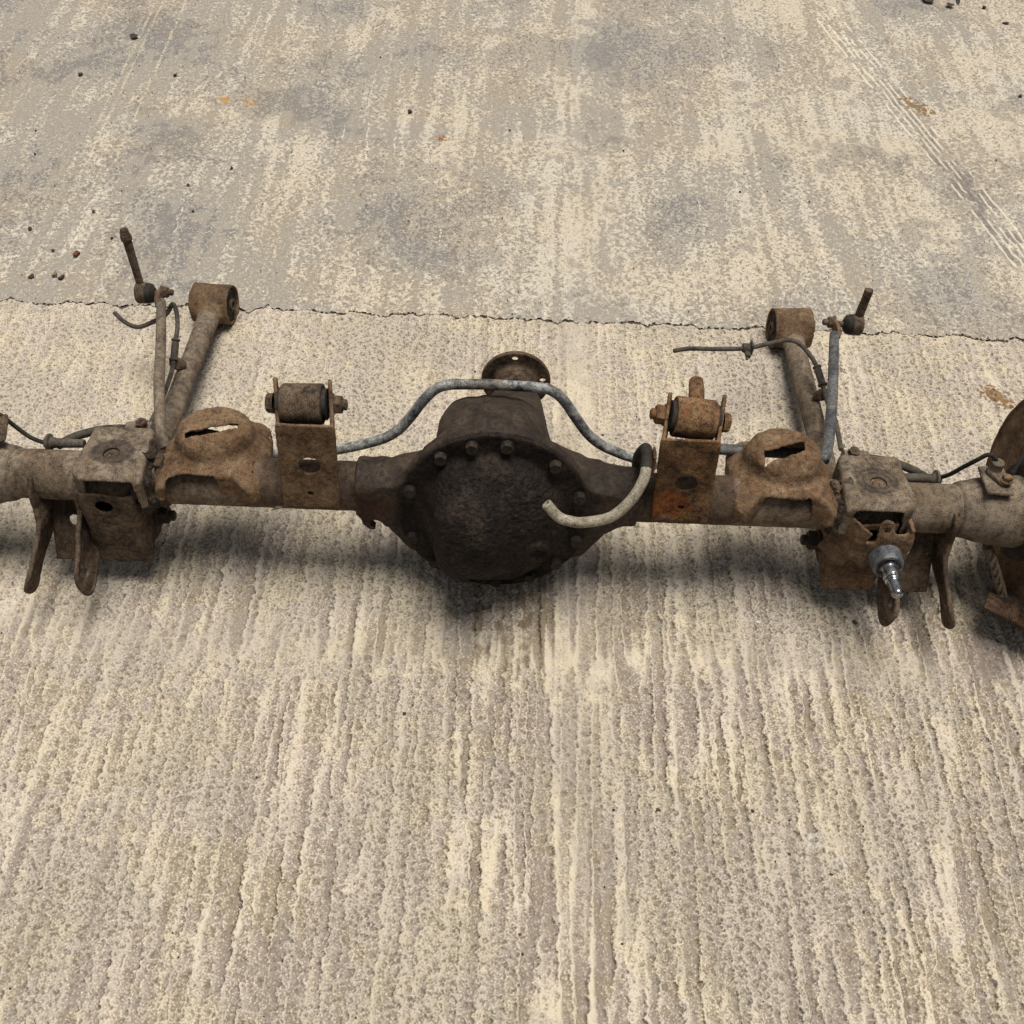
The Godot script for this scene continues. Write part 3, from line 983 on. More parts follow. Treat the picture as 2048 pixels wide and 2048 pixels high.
func link_bracket(s: float) -> void:
	var cx := -0.2722 if s < 0.0 else 0.2705
	var tilt := 0.05 if s < 0.0 else -0.04
	var o := Vector3(cx, 0, 0)
	var f := func(p: Vector3) -> float:
		var q := p - o
		q.x -= (q.y - 0.08) * tilt + s * (0.0405 - q.z) * 0.19
		var front := sd_box(q - Vector3(0, 0.073, 0.0405), Vector3(0.0405, 0.080, 0.0022), 0.0018)
		front = maxf(front, -sd_cyl(q - Vector3(0.002, 0.0765 if s < 0.0 else 0.071, 0.04), 2, 0.0155, 0.02))
		front = maxf(front, -sd_cyl(q - Vector3(0.0, 0.022, 0.04), 2, 0.0042, 0.02))
		var ax := absf(q.x)
		var ear := sd_box(Vector3(ax - 0.0382, q.y - 0.075, q.z - 0.005), Vector3(0.0031, 0.082, 0.037), 0.0012)
		var tip := sd_cyl(Vector3(ax - 0.0384, q.y - 0.157, q.z - 0.0), 0, 0.036, 0.0028, 0.0015)
		ear = minf(ear, tip)
		ear = maxf(ear, -(q.z - 0.042 + 0.55 * maxf(0.0, q.y - 0.160)) - 0.08)
		# the ears fall back from the front plate above its edge
		ear = smax(ear, (q.y - 0.155) * 0.75 + (q.z - 0.030) * 0.66, 0.004)
		var d := smin(front, ear, 0.006)
		return d + lump(p, 0.0006) + grain(p, 0.0006)
	var shade := func(p: Vector3) -> Color:
		var t := n_patch.get_noise_3dv(p * 1300.0) + 0.5 * n_fine.get_noise_3dv(p * 1000.0)
		var q := Color(0.66, 0.6, 0.55).lerp(Color.WHITE, smoothstep(-0.45, 0.05, t))
		if s > 0.0:
			var dirt := smoothstep(0.02, -0.06, (p.x - cx) + 0.10 * t) * 0.0 + smoothstep(-0.1, 0.25, n_patch.get_noise_3dv(p * 700.0 + Vector3(40, 0, 0)))
			q = q.lerp(Color(0.40, 0.36, 0.34), dirt * 0.85)
			var fresh := smoothstep(0.032, 0.02, Vector2((p.x - 0.248) * 0.8, p.y - 0.028).length() + 0.016 * t) if p.z > 0.036 else 0.0
			q = q.lerp(Color(0.95, 0.56, 0.32), fresh)
		return q
	var b := part("upper_link_bracket", sdf(f, o + Vector3(-0.056, -0.02, -0.04), o + Vector3(0.056, 0.205, 0.05), 0.0018, shade), M.tan if s < 0.0 else M.rust, axle)
	b.set_meta("label", "dusty brown upper link bracket" if s < 0.0 else "orange rusted upper link bracket with a link stub")
	# bush, sleeve ends, bolt and nut through the ears
	var at := Vector3(-0.2775 if s < 0.0 else 0.2748, 0.157, 0.0)
	var ax := Vector3(cos(0.05), 0.06 * -s, 0).normalized() if s < 0.0 else Vector3(cos(0.1), -0.1, 0).normalized()
	ax = Vector3(1, 0.02, 0).normalized() if s < 0.0 else Vector3(1, -0.11, 0).normalized()
	var bm: Material = M.brown if s < 0.0 else M.rust
	var w := 0.0292
	part("bush_sleeve", lathe(at - ax * w, ax, [Vector2(0, 0.0), Vector2(0, 0.027), Vector2(0.0015, 0.029), Vector2(w * 2 - 0.0015, 0.029), Vector2(w * 2, 0.027), Vector2(w * 2, 0)], 44, 0.0012), bm, b)
	part("bush_rubber", lathe(at - ax * (w + 0.006), ax, [Vector2(0, 0), Vector2(0, 0.0225), Vector2(w * 2 + 0.012, 0.0225), Vector2(w * 2 + 0.012, 0)], 32), M.rubber, b)
	var near := s   # the nut sits on the inner side
	part("nut", hex_bolt(at - ax * near * 0.0402, -ax * near, 0.0145, 0.0155, 0.3, 1.12, 0.007), bm, b)
	part("bolt_head", hex_bolt(at + ax * near * 0.0408, ax * near, 0.0145, 0.0105, 0.1, 1.05), bm, b)
	if s > 0.0:
		part("link_stub", tube([at + Vector3(0.004, 0.004, -0.022), at + Vector3(0.008, 0.006, -0.05), at + Vector3(0.010, 0.008, -0.078)], [0.0125, 0.0115, 0.0112, 0.0105], 24, 0.004, 0.0006), M.rust, b)
		# lug with a small pale bolt that holds the breather hose clip
		var lug := func(p: Vector3) -> float:
			var d := sd_box(p - Vector3(0.2225, 0.098, 0.03), Vector3(0.0022, 0.02, 0.013), 0.0018)
			return d + lump(p, 0.0012)
		part("hose_lug", sdf(lug, Vector3(0.212, 0.07, 0.01), Vector3(0.234, 0.125, 0.05), 0.0018, tint_patch), M.rust, b)
		part("small_bolt", hex_bolt(Vector3(0.2245, 0.098, 0.036), Vector3(1, 0.1, 0.2).normalized(), 0.005, 0.006), M.hose, b)

func spring_seat(s: float) -> void:
	var c := Vector3(s * 0.4305, 0, -0.030)
	var f := func(p: Vector3) -> float:
		var q := Vector3((p.x - c.x) * s, p.y, p.z - c.z)      # x outwards
		var S := func(o: Vector3) -> float:
			var ax := absf(o.x)
			var droop := 0.020 * smoothstep(0.050, 0.086, ax) + 0.008 * smoothstep(0.045, 0.085, o.z) * smoothstep(0.040, 0.062, ax)
			var topy := 0.048 - droop - 0.006 * smoothstep(0.0, -0.07, o.z)
			var front := 0.068 + 0.014 * smoothstep(0.036, 0.062, ax)
			var pan := smax(ax - 0.0795 - 0.004 * n_patch.get_noise_3dv(o * 1400.0 + Vector3(s * 30.0, 0, 0)), smax(o.z - front, -o.z - 0.066, 0.01), 0.022)
			pan = smax(pan, o.y - topy, 0.010)
			pan = smax(pan, (o.x * 0.74 - o.z * 0.67) - 0.078, 0.012)
			var r := Vector2(o.x, o.z + 0.012).length()
			var dome := smax(r - 0.0575 - 0.16 * maxf(0.0, 0.06 - o.y), o.y - 0.0785 + 0.10 * maxf(0.0, -o.z - 0.02), 0.026)
			dome = smax(dome, -o.y, 0.004)
			return smin(pan, dome, 0.010)
		var k: float = S.call(q)
		var d := maxf(k, -(k + 0.0046))
		# lower rim: lifted in the middle of the front edge
		var rim := 0.003 + 0.039 * smoothstep(0.044, 0.032, absf(q.x - (0.019 if s < 0.0 else -0.0025))) * smoothstep(0.03, 0.05, q.z)
		rim += 0.02 * smoothstep(-0.02, -0.06, q.z)
		d = smax(d, rim - p.y, 0.003)
		# slot through the crown
		var u := Vector2(q.x + 0.004, q.z - 0.012)
		if s < 0.0:
			var ang := 0.34
			u = Vector2((q.x + 0.002) * -1.0, q.z - 0.002).rotated(ang)
			var sl := maxf(absf(u.x) - 0.038, absf(u.y + 0.10 * u.x * 0.0) - 0.0082 + 0.0035 * absf(u.x) / 0.036)
			d = smax(d, -maxf(sl, 0.052 - p.y) - 0.0012 * n_crust.get_noise_3dv(p * 1500.0), 0.003)
		else:
			u = Vector2(q.x + 0.004, q.z + 0.0).rotated(0.42)
			var sl2 := maxf(absf(u.x + 0.55 * u.y) - 0.034, absf(u.y) - 0.0105)
			d = smax(d, -maxf(sl2, 0.052 - p.y) - 0.0010 * n_crust.get_noise_3dv(p * 1500.0), 0.003)
		return d + lump(p, 0.0016) + grain(p, 0.0006) + 0.0012 * n_patch.get_noise_3dv(p * 1600.0)
	var shade := func(p: Vector3) -> Color:
		var t := n_patch.get_noise_3dv(p * 1100.0) + 0.5 * n_fine.get_noise_3dv(p * 900.0)
		return Color(0.72, 0.66, 0.60).lerp(Color.WHITE, smoothstep(-0.35, 0.2, t))
	var o := part("spring_seat", sdf(f, Vector3(c.x - 0.10, -0.004, -0.115), Vector3(c.x + 0.10, 0.105, 0.075), 0.0019, shade), M.tan, axle)
	o.set_meta("label", "domed spring seat with a narrow slot" if s < 0.0 else "domed spring seat with a wide open slot")

func stop_pad(s: float) -> void:
	var c := Vector3(-0.5705 if s < 0.0 else 0.562, 0.0, 0.004)
	var f := func(p: Vector3) -> float:
		var q := Vector3((p.x - c.x) * s, p.y, p.z - c.z)
		var S := smax(smax(absf(q.x) - 0.0505 - 0.004 * q.z / 0.05, absf(q.z) - 0.058, 0.009), q.y - 0.056 + 0.004 * smoothstep(0.022, 0.06, q.z) + 0.003 * smoothstep(0.038, 0.05, absf(q.x)) - 0.003 * smoothstep(0.03, 0.05, absf(q.x)) * smoothstep(-0.03, -0.055, q.z), 0.007)
		S = smax(S, (q.x * 0.7 + q.z * 0.71) - 0.066, 0.01)
		var d := maxf(S, -(S + 0.0052))
		# skirt: open mouth in the front, cut off level below
		var rim := -0.004 + 0.0505 * smoothstep(0.040, 0.034, absf(q.x + 0.006)) * smoothstep(0.015, 0.035, q.z)
		d = smax(d, rim - p.y, 0.003)
		var r := Vector2(q.x - 0.002, q.z - 0.002).length()
		d = smax(d, -smax(r - 0.0115, 0.0505 - p.y, 0.002), 0.003)
		if s > 0.0:
			d += 0.0008 * smoothstep(0.003, 0.0, absf(r - 0.026)) - 0.0006 * smoothstep(0.004, 0.0, absf(r - 0.018))
		return d + lump(p, 0.0008) + grain(p, 0.0006)
	var shade := func(p: Vector3) -> Color:
		var t := n_patch.get_noise_3dv(p * 1100.0) + 0.5 * n_fine.get_noise_3dv(p * 900.0)
		var q := Color(0.74, 0.70, 0.66).lerp(Color.WHITE, smoothstep(-0.35, 0.2, t))
		# round print left by the rubber stop
		var r := Vector2(p.x - c.x, (p.z - c.z) * 1.15).length()
		var print := smoothstep(0.036, 0.029, r + 0.006 * t)
		if s > 0.0:
			print *= 0.45 + 0.55 * smoothstep(0.012, 0.02, r) * (0.6 + 0.4 * sin(r * 700.0))
		return q.lerp(Color(0.30, 0.28, 0.30), print * 0.9)
	var o := part("bump_stop_pad", sdf(f, c + Vector3(-0.066, -0.012, -0.075), c + Vector3(0.066, 0.072, 0.075), 0.0019, shade), M.dust, axle)
	o.set_meta("label", "square pad with a dark round print")
	# a disc closes the sunk hole
	part("pad_plug", lathe(c + Vector3(0.002 * s, 0.0478, 0.002), Vector3.UP, [Vector2(0, 0), Vector2(0, 0.0115), Vector2(0.0045, 0.0115), Vector2(0.0048, 0.0)], 24, 0.0006), M.brown, o)

func arm_bracket(s: float) -> void:
	var c := Vector3(-0.5785 if s < 0.0 else 0.552, 0.0, 0.0)
	var f := func(p: Vector3) -> float:
		var q := Vector3((p.x - c.x) * s, p.y, p.z)        # x outwards
		var top := 0.020
		var S := smax(absf(q.x) - 0.0425 - 0.05 * (q.y + 0.05) * 0.12, absf(q.z - 0.004) - 0.056, 0.009)
		var d := maxf(S, -(S + 0.0045))
		d = maxf(d, q.y - top + 0.006 * smoothstep(0.02, -0.04, q.x))
		# lower edge rises towards the back
		d = smax(d, -(q.y + 0.126 + (q.z - 0.058) * 0.62), 0.003)
		# open at the back
		d = maxf(d, -(q.z + 0.040))
		d = maxf(d, -sd_cyl(q - Vector3(0.004, -0.004 - 0.002, 0.058), 2, 0.0125, 0.02))
		d = maxf(d, 0.0382 - Vector2(p.y, p.z).length())
		return d + lump(p, 0.0011) + grain(p, 0.0005)
	var o := part("lower_arm_bracket", sdf(f, c + Vector3(-0.058, -0.14, -0.055), c + Vector3(0.058, 0.035, 0.07), 0.0023, tint_patch), M.brown if s < 0.0 else M.tan, axle)
	part("pivot_bolt", hex_bolt(c + Vector3(-s * 0.043, -0.080, 0.0), Vector3(-s, 0, 0), 0.0155, 0.018, 0.2, 1.15, 0.010), M.oily_top, o)

func shock_mount(s: float) -> void:
	var xs := [-0.692, -0.627] if s < 0.0 else [0.607, 0.682]
	var spine := [Vector2(-0.004, 0.020), Vector2(-0.032, 0.022), Vector2(-0.060, 0.040), Vector2(-0.082, 0.067), Vector2(-0.099, 0.096), Vector2(-0.109, 0.114)]
	var root: MeshInstance3D
	for k in 2:
		var x0: float = xs[k]
		var side := -1.0 if k == 0 else 1.0     # which way the lobes are set: outwards from the pair
		var f := func(p: Vector3) -> float:
			var u := Vector2(p.y, p.z)
			var d2 := 1e3
			for i in spine.size() - 1:
				var a: Vector2 = spine[i]
				var b: Vector2 = spine[i + 1]
				var t := clampf((u - a).dot(b - a) / (b - a).length_squared(), 0.0, 1.0)
				d2 = minf(d2, (u - a - (b - a) * t).length())
			var g := clampf((-p.y - 0.02) / 0.09, 0.0, 1.0)
			var out := d2 - lerpf(0.0310, 0.0240, g)
			var bend := side * (0.010 * smoothstep(-0.080, -0.118, p.y)) - side * 0.004 * smoothstep(-0.02, -0.05, p.y) * smoothstep(-0.08, -0.05, p.y)
			var d := smax(out, absf(p.x - x0 - bend) - 0.0026, 0.003)
			# rolled rim along the outer edge
			var rim := Vector2(out + 0.002, (p.x - x0 - bend) - side * 0.002).length() - 0.0032
			d = smin(d, rim, 0.003)
			d = maxf(d, -(Vector2(p.y + 0.1, p.z - 0.108).length() - 0.0058))
			d = maxf(d, 0.037 - Vector2(p.y, p.z).length())
			return d + lump(p, 0.0007) + grain(p, 0.0004)
		var o := part("shock_mount_plate", sdf(f, Vector3(x0 - 0.02, -0.145, 0.0), Vector3(x0 + 0.02, 0.02, 0.155), 0.002, tint_patch), M.brown, axle)
		if k == 0:
			root = o
	# the web between the two plates, with a round hole
	var xa: float = xs[0] + 0.002
	var xb: float = xs[1] - 0.002
	var mid := (xa + xb) * 0.5
	var web := func(p: Vector3) -> float:
		var u := Vector2(p.y, p.z)
		var a := Vector2(-0.030, 0.004)
		var b := Vector2(-0.130, 0.056)
		var dir := (b - a).normalized()
		var t := (u - a).dot(dir)
		var n := (u - a).dot(Vector2(-dir.y, dir.x))
		var d := maxf(maxf(-t, t - (b - a).length()), absf(n) - 0.0022)
		d = maxf(d, absf(p.x - mid) - (xb - xa) * 0.5)
		var hx := (xb - 0.026) if s < 0.0 else (xa + 0.026)
		d = maxf(d, -(Vector2(p.x - hx, t - 0.046).length() - 0.0085))
		d = maxf(d, 0.037 - Vector2(p.y, p.z).length())
		return d + lump(p, 0.0006)
	part("mount_web", sdf(web, Vector3(xa - 0.006, -0.14, -0.01), Vector3(xb + 0.006, 0.01, 0.08), 0.002, tint_patch), M.brown, axle)

func trailing_arm(s: float) -> void:
	var eye := Vector3(-0.5745, -0.0575, -0.5585) if s < 0.0 else Vector3(0.5515, -0.0585, -0.552)
	var pivot := Vector3(-0.5755 if s < 0.0 else 0.550, -0.080, 0.0)
	var a := eye + (pivot - eye).normalized() * 0.020
	var dir := (pivot - a)
	var shade := func(p: Vector3) -> Color:
		var t := n_patch.get_noise_3dv(p * 1200.0) + 0.6 * n_fine.get_noise_3dv(p * 1000.0)
		return Color(0.62, 0.58, 0.55).lerp(Color.WHITE, smoothstep(-0.45, 0.0, t))
	var arm := part("trailing_arm", tube([a, a + dir * 0.3, a + dir * 0.65, pivot], [0.0205, 0.0185, 0.0182, 0.0182], 36, 0.004, 0.0007, 0.0, shade), M.dust, axle)
	var ax := Vector3(1, 0.0, -0.06 * s).normalized()
	var w := 0.0375
	var sleeve := func(p: Vector3) -> float:
		var q := p - eye
		var x := q.dot(ax)
		var r := (q - ax * x).length()
		var d := maxf(maxf(r - 0.0385, 0.0335 - r), absf(x) - w)
		# weld fillet round the tube
		var fil := sd_cone(p, eye + dir.normalized() * 0.036, eye + dir.normalized() * 0.050, 0.0235, 0.019) + 0.0
		d = smin(d, maxf(fil, 0.034 - r), 0.010)
		return d + lump(p, 0.0014) + grain(p, 0.0006)
	part("eye_sleeve", sdf(sleeve, eye - Vector3(0.05, 0.05, 0.05), eye + Vector3(0.05, 0.05, 0.075), 0.0024, tint_patch), M.tan, arm)
	part("eye_rubber", lathe(eye - ax * (w - 0.004), ax, [Vector2(0, 0.009), Vector2(0, 0.016), Vector2(0.003, 0.020), Vector2(0.001, 0.026), Vector2(0.002, 0.0325), Vector2(w * 2 - 0.010, 0.0325), Vector2(w * 2 - 0.009, 0.026), Vector2(w * 2 - 0.011, 0.02), Vector2(w * 2 - 0.008, 0.016), Vector2(w * 2 - 0.008, 0.009)], 36), M.rubber, arm)
	part("eye_tube", lathe(eye - ax * (w + 0.001), ax, [Vector2(0, 0.0075), Vector2(0, 0.0125), Vector2(w * 2 + 0.002, 0.0125), Vector2(w * 2 + 0.002, 0.0075), Vector2(0.004, 0.0074), Vector2(0.0, 0.0075)], 28), M.brown, arm)
	part("pivot_bush", lathe(Vector3(pivot.x - 0.036, pivot.y, pivot.z), Vector3.RIGHT, [Vector2(0, 0), Vector2(0, 0.039), Vector2(0.072, 0.039), Vector2(0.072, 0)], 36, 0.0006), M.oily_top, arm)
	# tab that carries the sensor cable
	var tp := Vector3(-0.588, -0.038, -0.338) if s < 0.0 else Vector3(0.5665, -0.036, -0.318)
	var tb := Vector3(-0.566, -0.052, -0.348) if s < 0.0 else Vector3(0.548, -0.052, -0.326)
	var tab := func(p: Vector3) -> float:
		var d := sd_cone(p, tp, tb, 0.0115, 0.0105)
		d = smax(d, absf((p - tp).dot(Vector3(0, 0.6, 0.8))) - 0.0032, 0.002)
		return d + lump(p, 0.0008)
	part("cable_tab", sdf(tab, tp.min(tb) - Vector3(0.015, 0.015, 0.015), tp.max(tb) + Vector3(0.015, 0.015, 0.015), 0.0018, tint_patch), M.brown, arm)

func bar_arm(s: float) -> void:
	var pts: Array
	if s < 0.0:
		pts = [Vector3(-0.522, 0.004, -0.064), Vector3(-0.533, 0.020, -0.088), Vector3(-0.5405, 0.0285, -0.118), Vector3(-0.5600, 0.036, -0.190), Vector3(-0.5795, 0.0385, -0.272), Vector3(-0.601, 0.051, -0.3634), Vector3(-0.6086, 0.0553, -0.393)]
	else:
		pts = [Vector3(0.504, 0.026, -0.070), Vector3(0.517, 0.028, -0.105), Vector3(0.5345, 0.033, -0.175), Vector3(0.5516, 0.0385, -0.2526), Vector3(0.5725, 0.051, -0.3625), Vector3(0.576, 0.053, -0.376)]
	var m: Material = M.grey_paint if s > 0.0 else M.dust
	var shade := func(p: Vector3) -> Color:
		var t := n_patch.get_noise_3dv(p * 1500.0) + 0.6 * n_fine.get_noise_3dv(p * 900.0)
		var q := Color(0.62, 0.62, 0.65).lerp(Color.WHITE, smoothstep(-0.4, 0.2, t))
		if s < 0.0:
			q = Color(0.60, 0.62, 0.66).lerp(Color.WHITE, smoothstep(-0.5, 0.0, t))
		return q
	var arm := part("anti_roll_bar_arm", tube(pts, [0.0088, 0.0088, 0.0088, 0.0086, 0.0082], 24, 0.004, 0.0003, 0.0, shade), m, axle)
	arm.set_meta("label", "brown and grey anti-roll bar arm" if s < 0.0 else "blue-grey painted anti-roll bar arm")
	# flattened eye at its end
	var e0: Vector3 = pts[-1]
	var joint := Vector3(-0.6335, 0.0578, -0.4125) if s < 0.0 else Vector3(0.605, 0.0563, -0.4005)
	var e1 := Vector3(e0.x + s * 0.009, 0.0585, -0.4165) if s < 0.0 else Vector3(0.5845, 0.0568, -0.405)
	var eyef := func(p: Vector3) -> float:
		var d := sd_cone(p, e0 + Vector3(0, 0, 0.008), e1, 0.0082, 0.0125)
		var n := Vector3(1, 0, -0.22 * s).normalized()
		var th := lerpf(0.0075, 0.0034, smoothstep(e0.z + 0.008, e0.z - 0.012, p.z))
		d = smax(d, absf((p - e0.lerp(e1, 0.5)).dot(n)) - th, 0.003)
		return d + lump(p, 0.0005)
	part("flattened_eye", sdf(eyef, e0.min(e1) - Vector3(0.018, 0.018, 0.018), e0.max(e1) + Vector3(0.018, 0.018, 0.022), 0.0017, tint_patch), M.tan, arm)
	# drop link: cup, boot with ribs, stud, nut and the upright rod
	var out := Vector3(s, 0, 0)
	var cup := joint + out * 0.014
	var link := part("drop_link", lathe(cup - out * 0.011, out, [Vector2(0, 0.0), Vector2(0.0, 0.0165), Vector2(0.003, 0.0185), Vector2(0.016, 0.0190), Vector2(0.019, 0.0165), Vector2(0.0215, 0.008), Vector2(0.022, 0.0)], 32, 0.0007), M.brown, axle)
	part("rubber_boot", lathe(joint + out * 0.004, -out, [Vector2(0, 0.0), Vector2(0, 0.0180), Vector2(0.002, 0.0186), Vector2(0.0035, 0.0165), Vector2(0.005, 0.0182), Vector2(0.0075, 0.0160), Vector2(0.009, 0.0172), Vector2(0.0125, 0.012), Vector2(0.0145, 0.009), Vector2(0.0145, 0.0)], 32), M.rubber, link)
	part("nut", hex_bolt(e1 - out * 0.0042, -out, 0.0105, 0.012, 0.2, 1.1, 0.009), M.brown, link)
	part("stud", lathe(joint - out * 0.002, -out, [Vector2(0, 0), Vector2(0, 0.0055), Vector2(0.022, 0.0055), Vector2(0.022, 0)], 20), M.brown, link)
	var top := Vector3(-0.6575, 0.166, -0.432) if s < 0.0 else Vector3(0.6225, 0.126, -0.405)
	var base := cup + Vector3(0.0, 0.012, -0.004)
	part("link_rod", tube([base, base.lerp(top, 0.5), top], [0.0078, 0.0076, 0.0075, 0.0075] if s > 0.0 else [0.0066, 0.0068, 0.0074, 0.0082], 22, 0.005, 0.0004), M.brown, link)
	if s < 0.0:
		part("rod_collar", lathe(top - (top - base).normalized() * 0.016, (top - base).normalized(), [Vector2(0, 0.0), Vector2(0, 0.0085), Vector2(0.002, 0.0098), Vector2(0.010, 0.0094), Vector2(0.012, 0.0075), Vector2(0.022, 0.0066), Vector2(0.022, 0)], 24, 0.0006), M.brown, link)

func anti_roll_bar() -> void:
	var pts := [Vector3(-0.512, 0.006, -0.062), Vector3(-0.485, 0.020, -0.072), Vector3(-0.455, 0.028, -0.075), Vector3(-0.40, 0.008, -0.075), Vector3(-0.358, -0.008, -0.075), Vector3(-0.31, -0.003, -0.075), Vector3(-0.2555, 0.0057, -0.075), Vector3(-0.2164, 0.0176, -0.075), Vector3(-0.1818, 0.0318, -0.075), Vector3(-0.1579, 0.0494, -0.075), Vector3(-0.1358, 0.079, -0.075), Vector3(-0.1184, 0.1069, -0.075), Vector3(-0.0996, 0.1308, -0.075), Vector3(-0.0814, 0.1412, -0.075), Vector3(-0.0595, 0.1442, -0.075), Vector3(-0.0079, 0.1455, -0.075), Vector3(0.0551, 0.1435, -0.075), Vector3(0.0762, 0.138, -0.075), Vector3(0.0943, 0.121, -0.075), Vector3(0.1147, 0.0883, -0.075), Vector3(0.1333, 0.0598, -0.075), Vector3(0.1562, 0.0375, -0.075), Vector3(0.192, 0.0186, -0.075), Vector3(0.2227, 0.0085, -0.075), Vector3(0.240, 0.003, -0.075)]
	var shade := func(p: Vector3) -> Color:
		var t := n_patch.get_noise_3dv(p * 1500.0) + 0.7 * n_fine.get_noise_3dv(p * 800.0)
		var q := Color(0.62, 0.63, 0.65).lerp(Color.WHITE, smoothstep(-0.35, 0.05, t))
		# bare brown length where a clamp sat, and a black chip beside it
		var clampd := smoothstep(0.030, 0.026, absf(p.x + 0.022) + 0.006 * t)
		q = q.lerp(Color(0.46, 0.41, 0.36), clampd)
		var chip := smoothstep(0.010, 0.008, absf(p.x - 0.026) + absf(p.y - 0.142) * 0.8 + 0.002 * t) if p.z > -0.073 else 0.0
		return q.lerp(Color(0.12, 0.11, 0.11), chip)
	var bar := part("anti_roll_bar", tube(pts, 0.0080, 28, 0.003, 0.0003, 0.0, shade), M.galv, axle)
	bar.set_meta("label", "pale galvanised bar humped over the pinion")
	var r := part("anti_roll_bar", tube([Vector3(0.3395, 0.0375, -0.075), Vector3(0.38, 0.036, -0.075), Vector3(0.447, 0.0335, -0.076), Vector3(0.485, 0.030, -0.077), Vector3(0.508, 0.026, -0.073)], 0.0088, 24, 0.004, 0.0003, 0.7), M.grey_paint, axle)
	r.set_meta("label", "cut end of the bar behind the slotted seat")
	# breather hose: open end, sweep over the cover, up and over the bar
	var hose := part("breather_hose", tube([Vector3(0.0705, 0.0765, 0.100), Vector3(0.0885, 0.0575, 0.106), Vector3(0.105, 0.0505, 0.107), Vector3(0.126, 0.0480, 0.106), Vector3(0.163, 0.056, 0.101), Vector3(0.190, 0.078, 0.088), Vector3(0.2055, 0.100, 0.070), Vector3(0.2095, 0.110, 0.055)], 0.0078, 28, 0.003, 0.0002, 0.55), M.hose, axle)
	hose.set_meta("label", "pale hose with an open cut end")
	part("hose_sleeve", tube([Vector3(0.2092, 0.1085, 0.057), Vector3(0.2105, 0.114, 0.042), Vector3(0.2120, 0.114, 0.022), Vector3(0.2125, 0.098, 0.0), Vector3(0.211, 0.070, -0.022), Vector3(0.212, 0.040, -0.045), Vector3(0.214, 0.012, -0.058), Vector3(0.215, -0.01, -0.062)], [0.0082, 0.0080, 0.0078, 0.0078, 0.0076, 0.0074], 24, 0.003, 0.0004), M.rubber, hose)

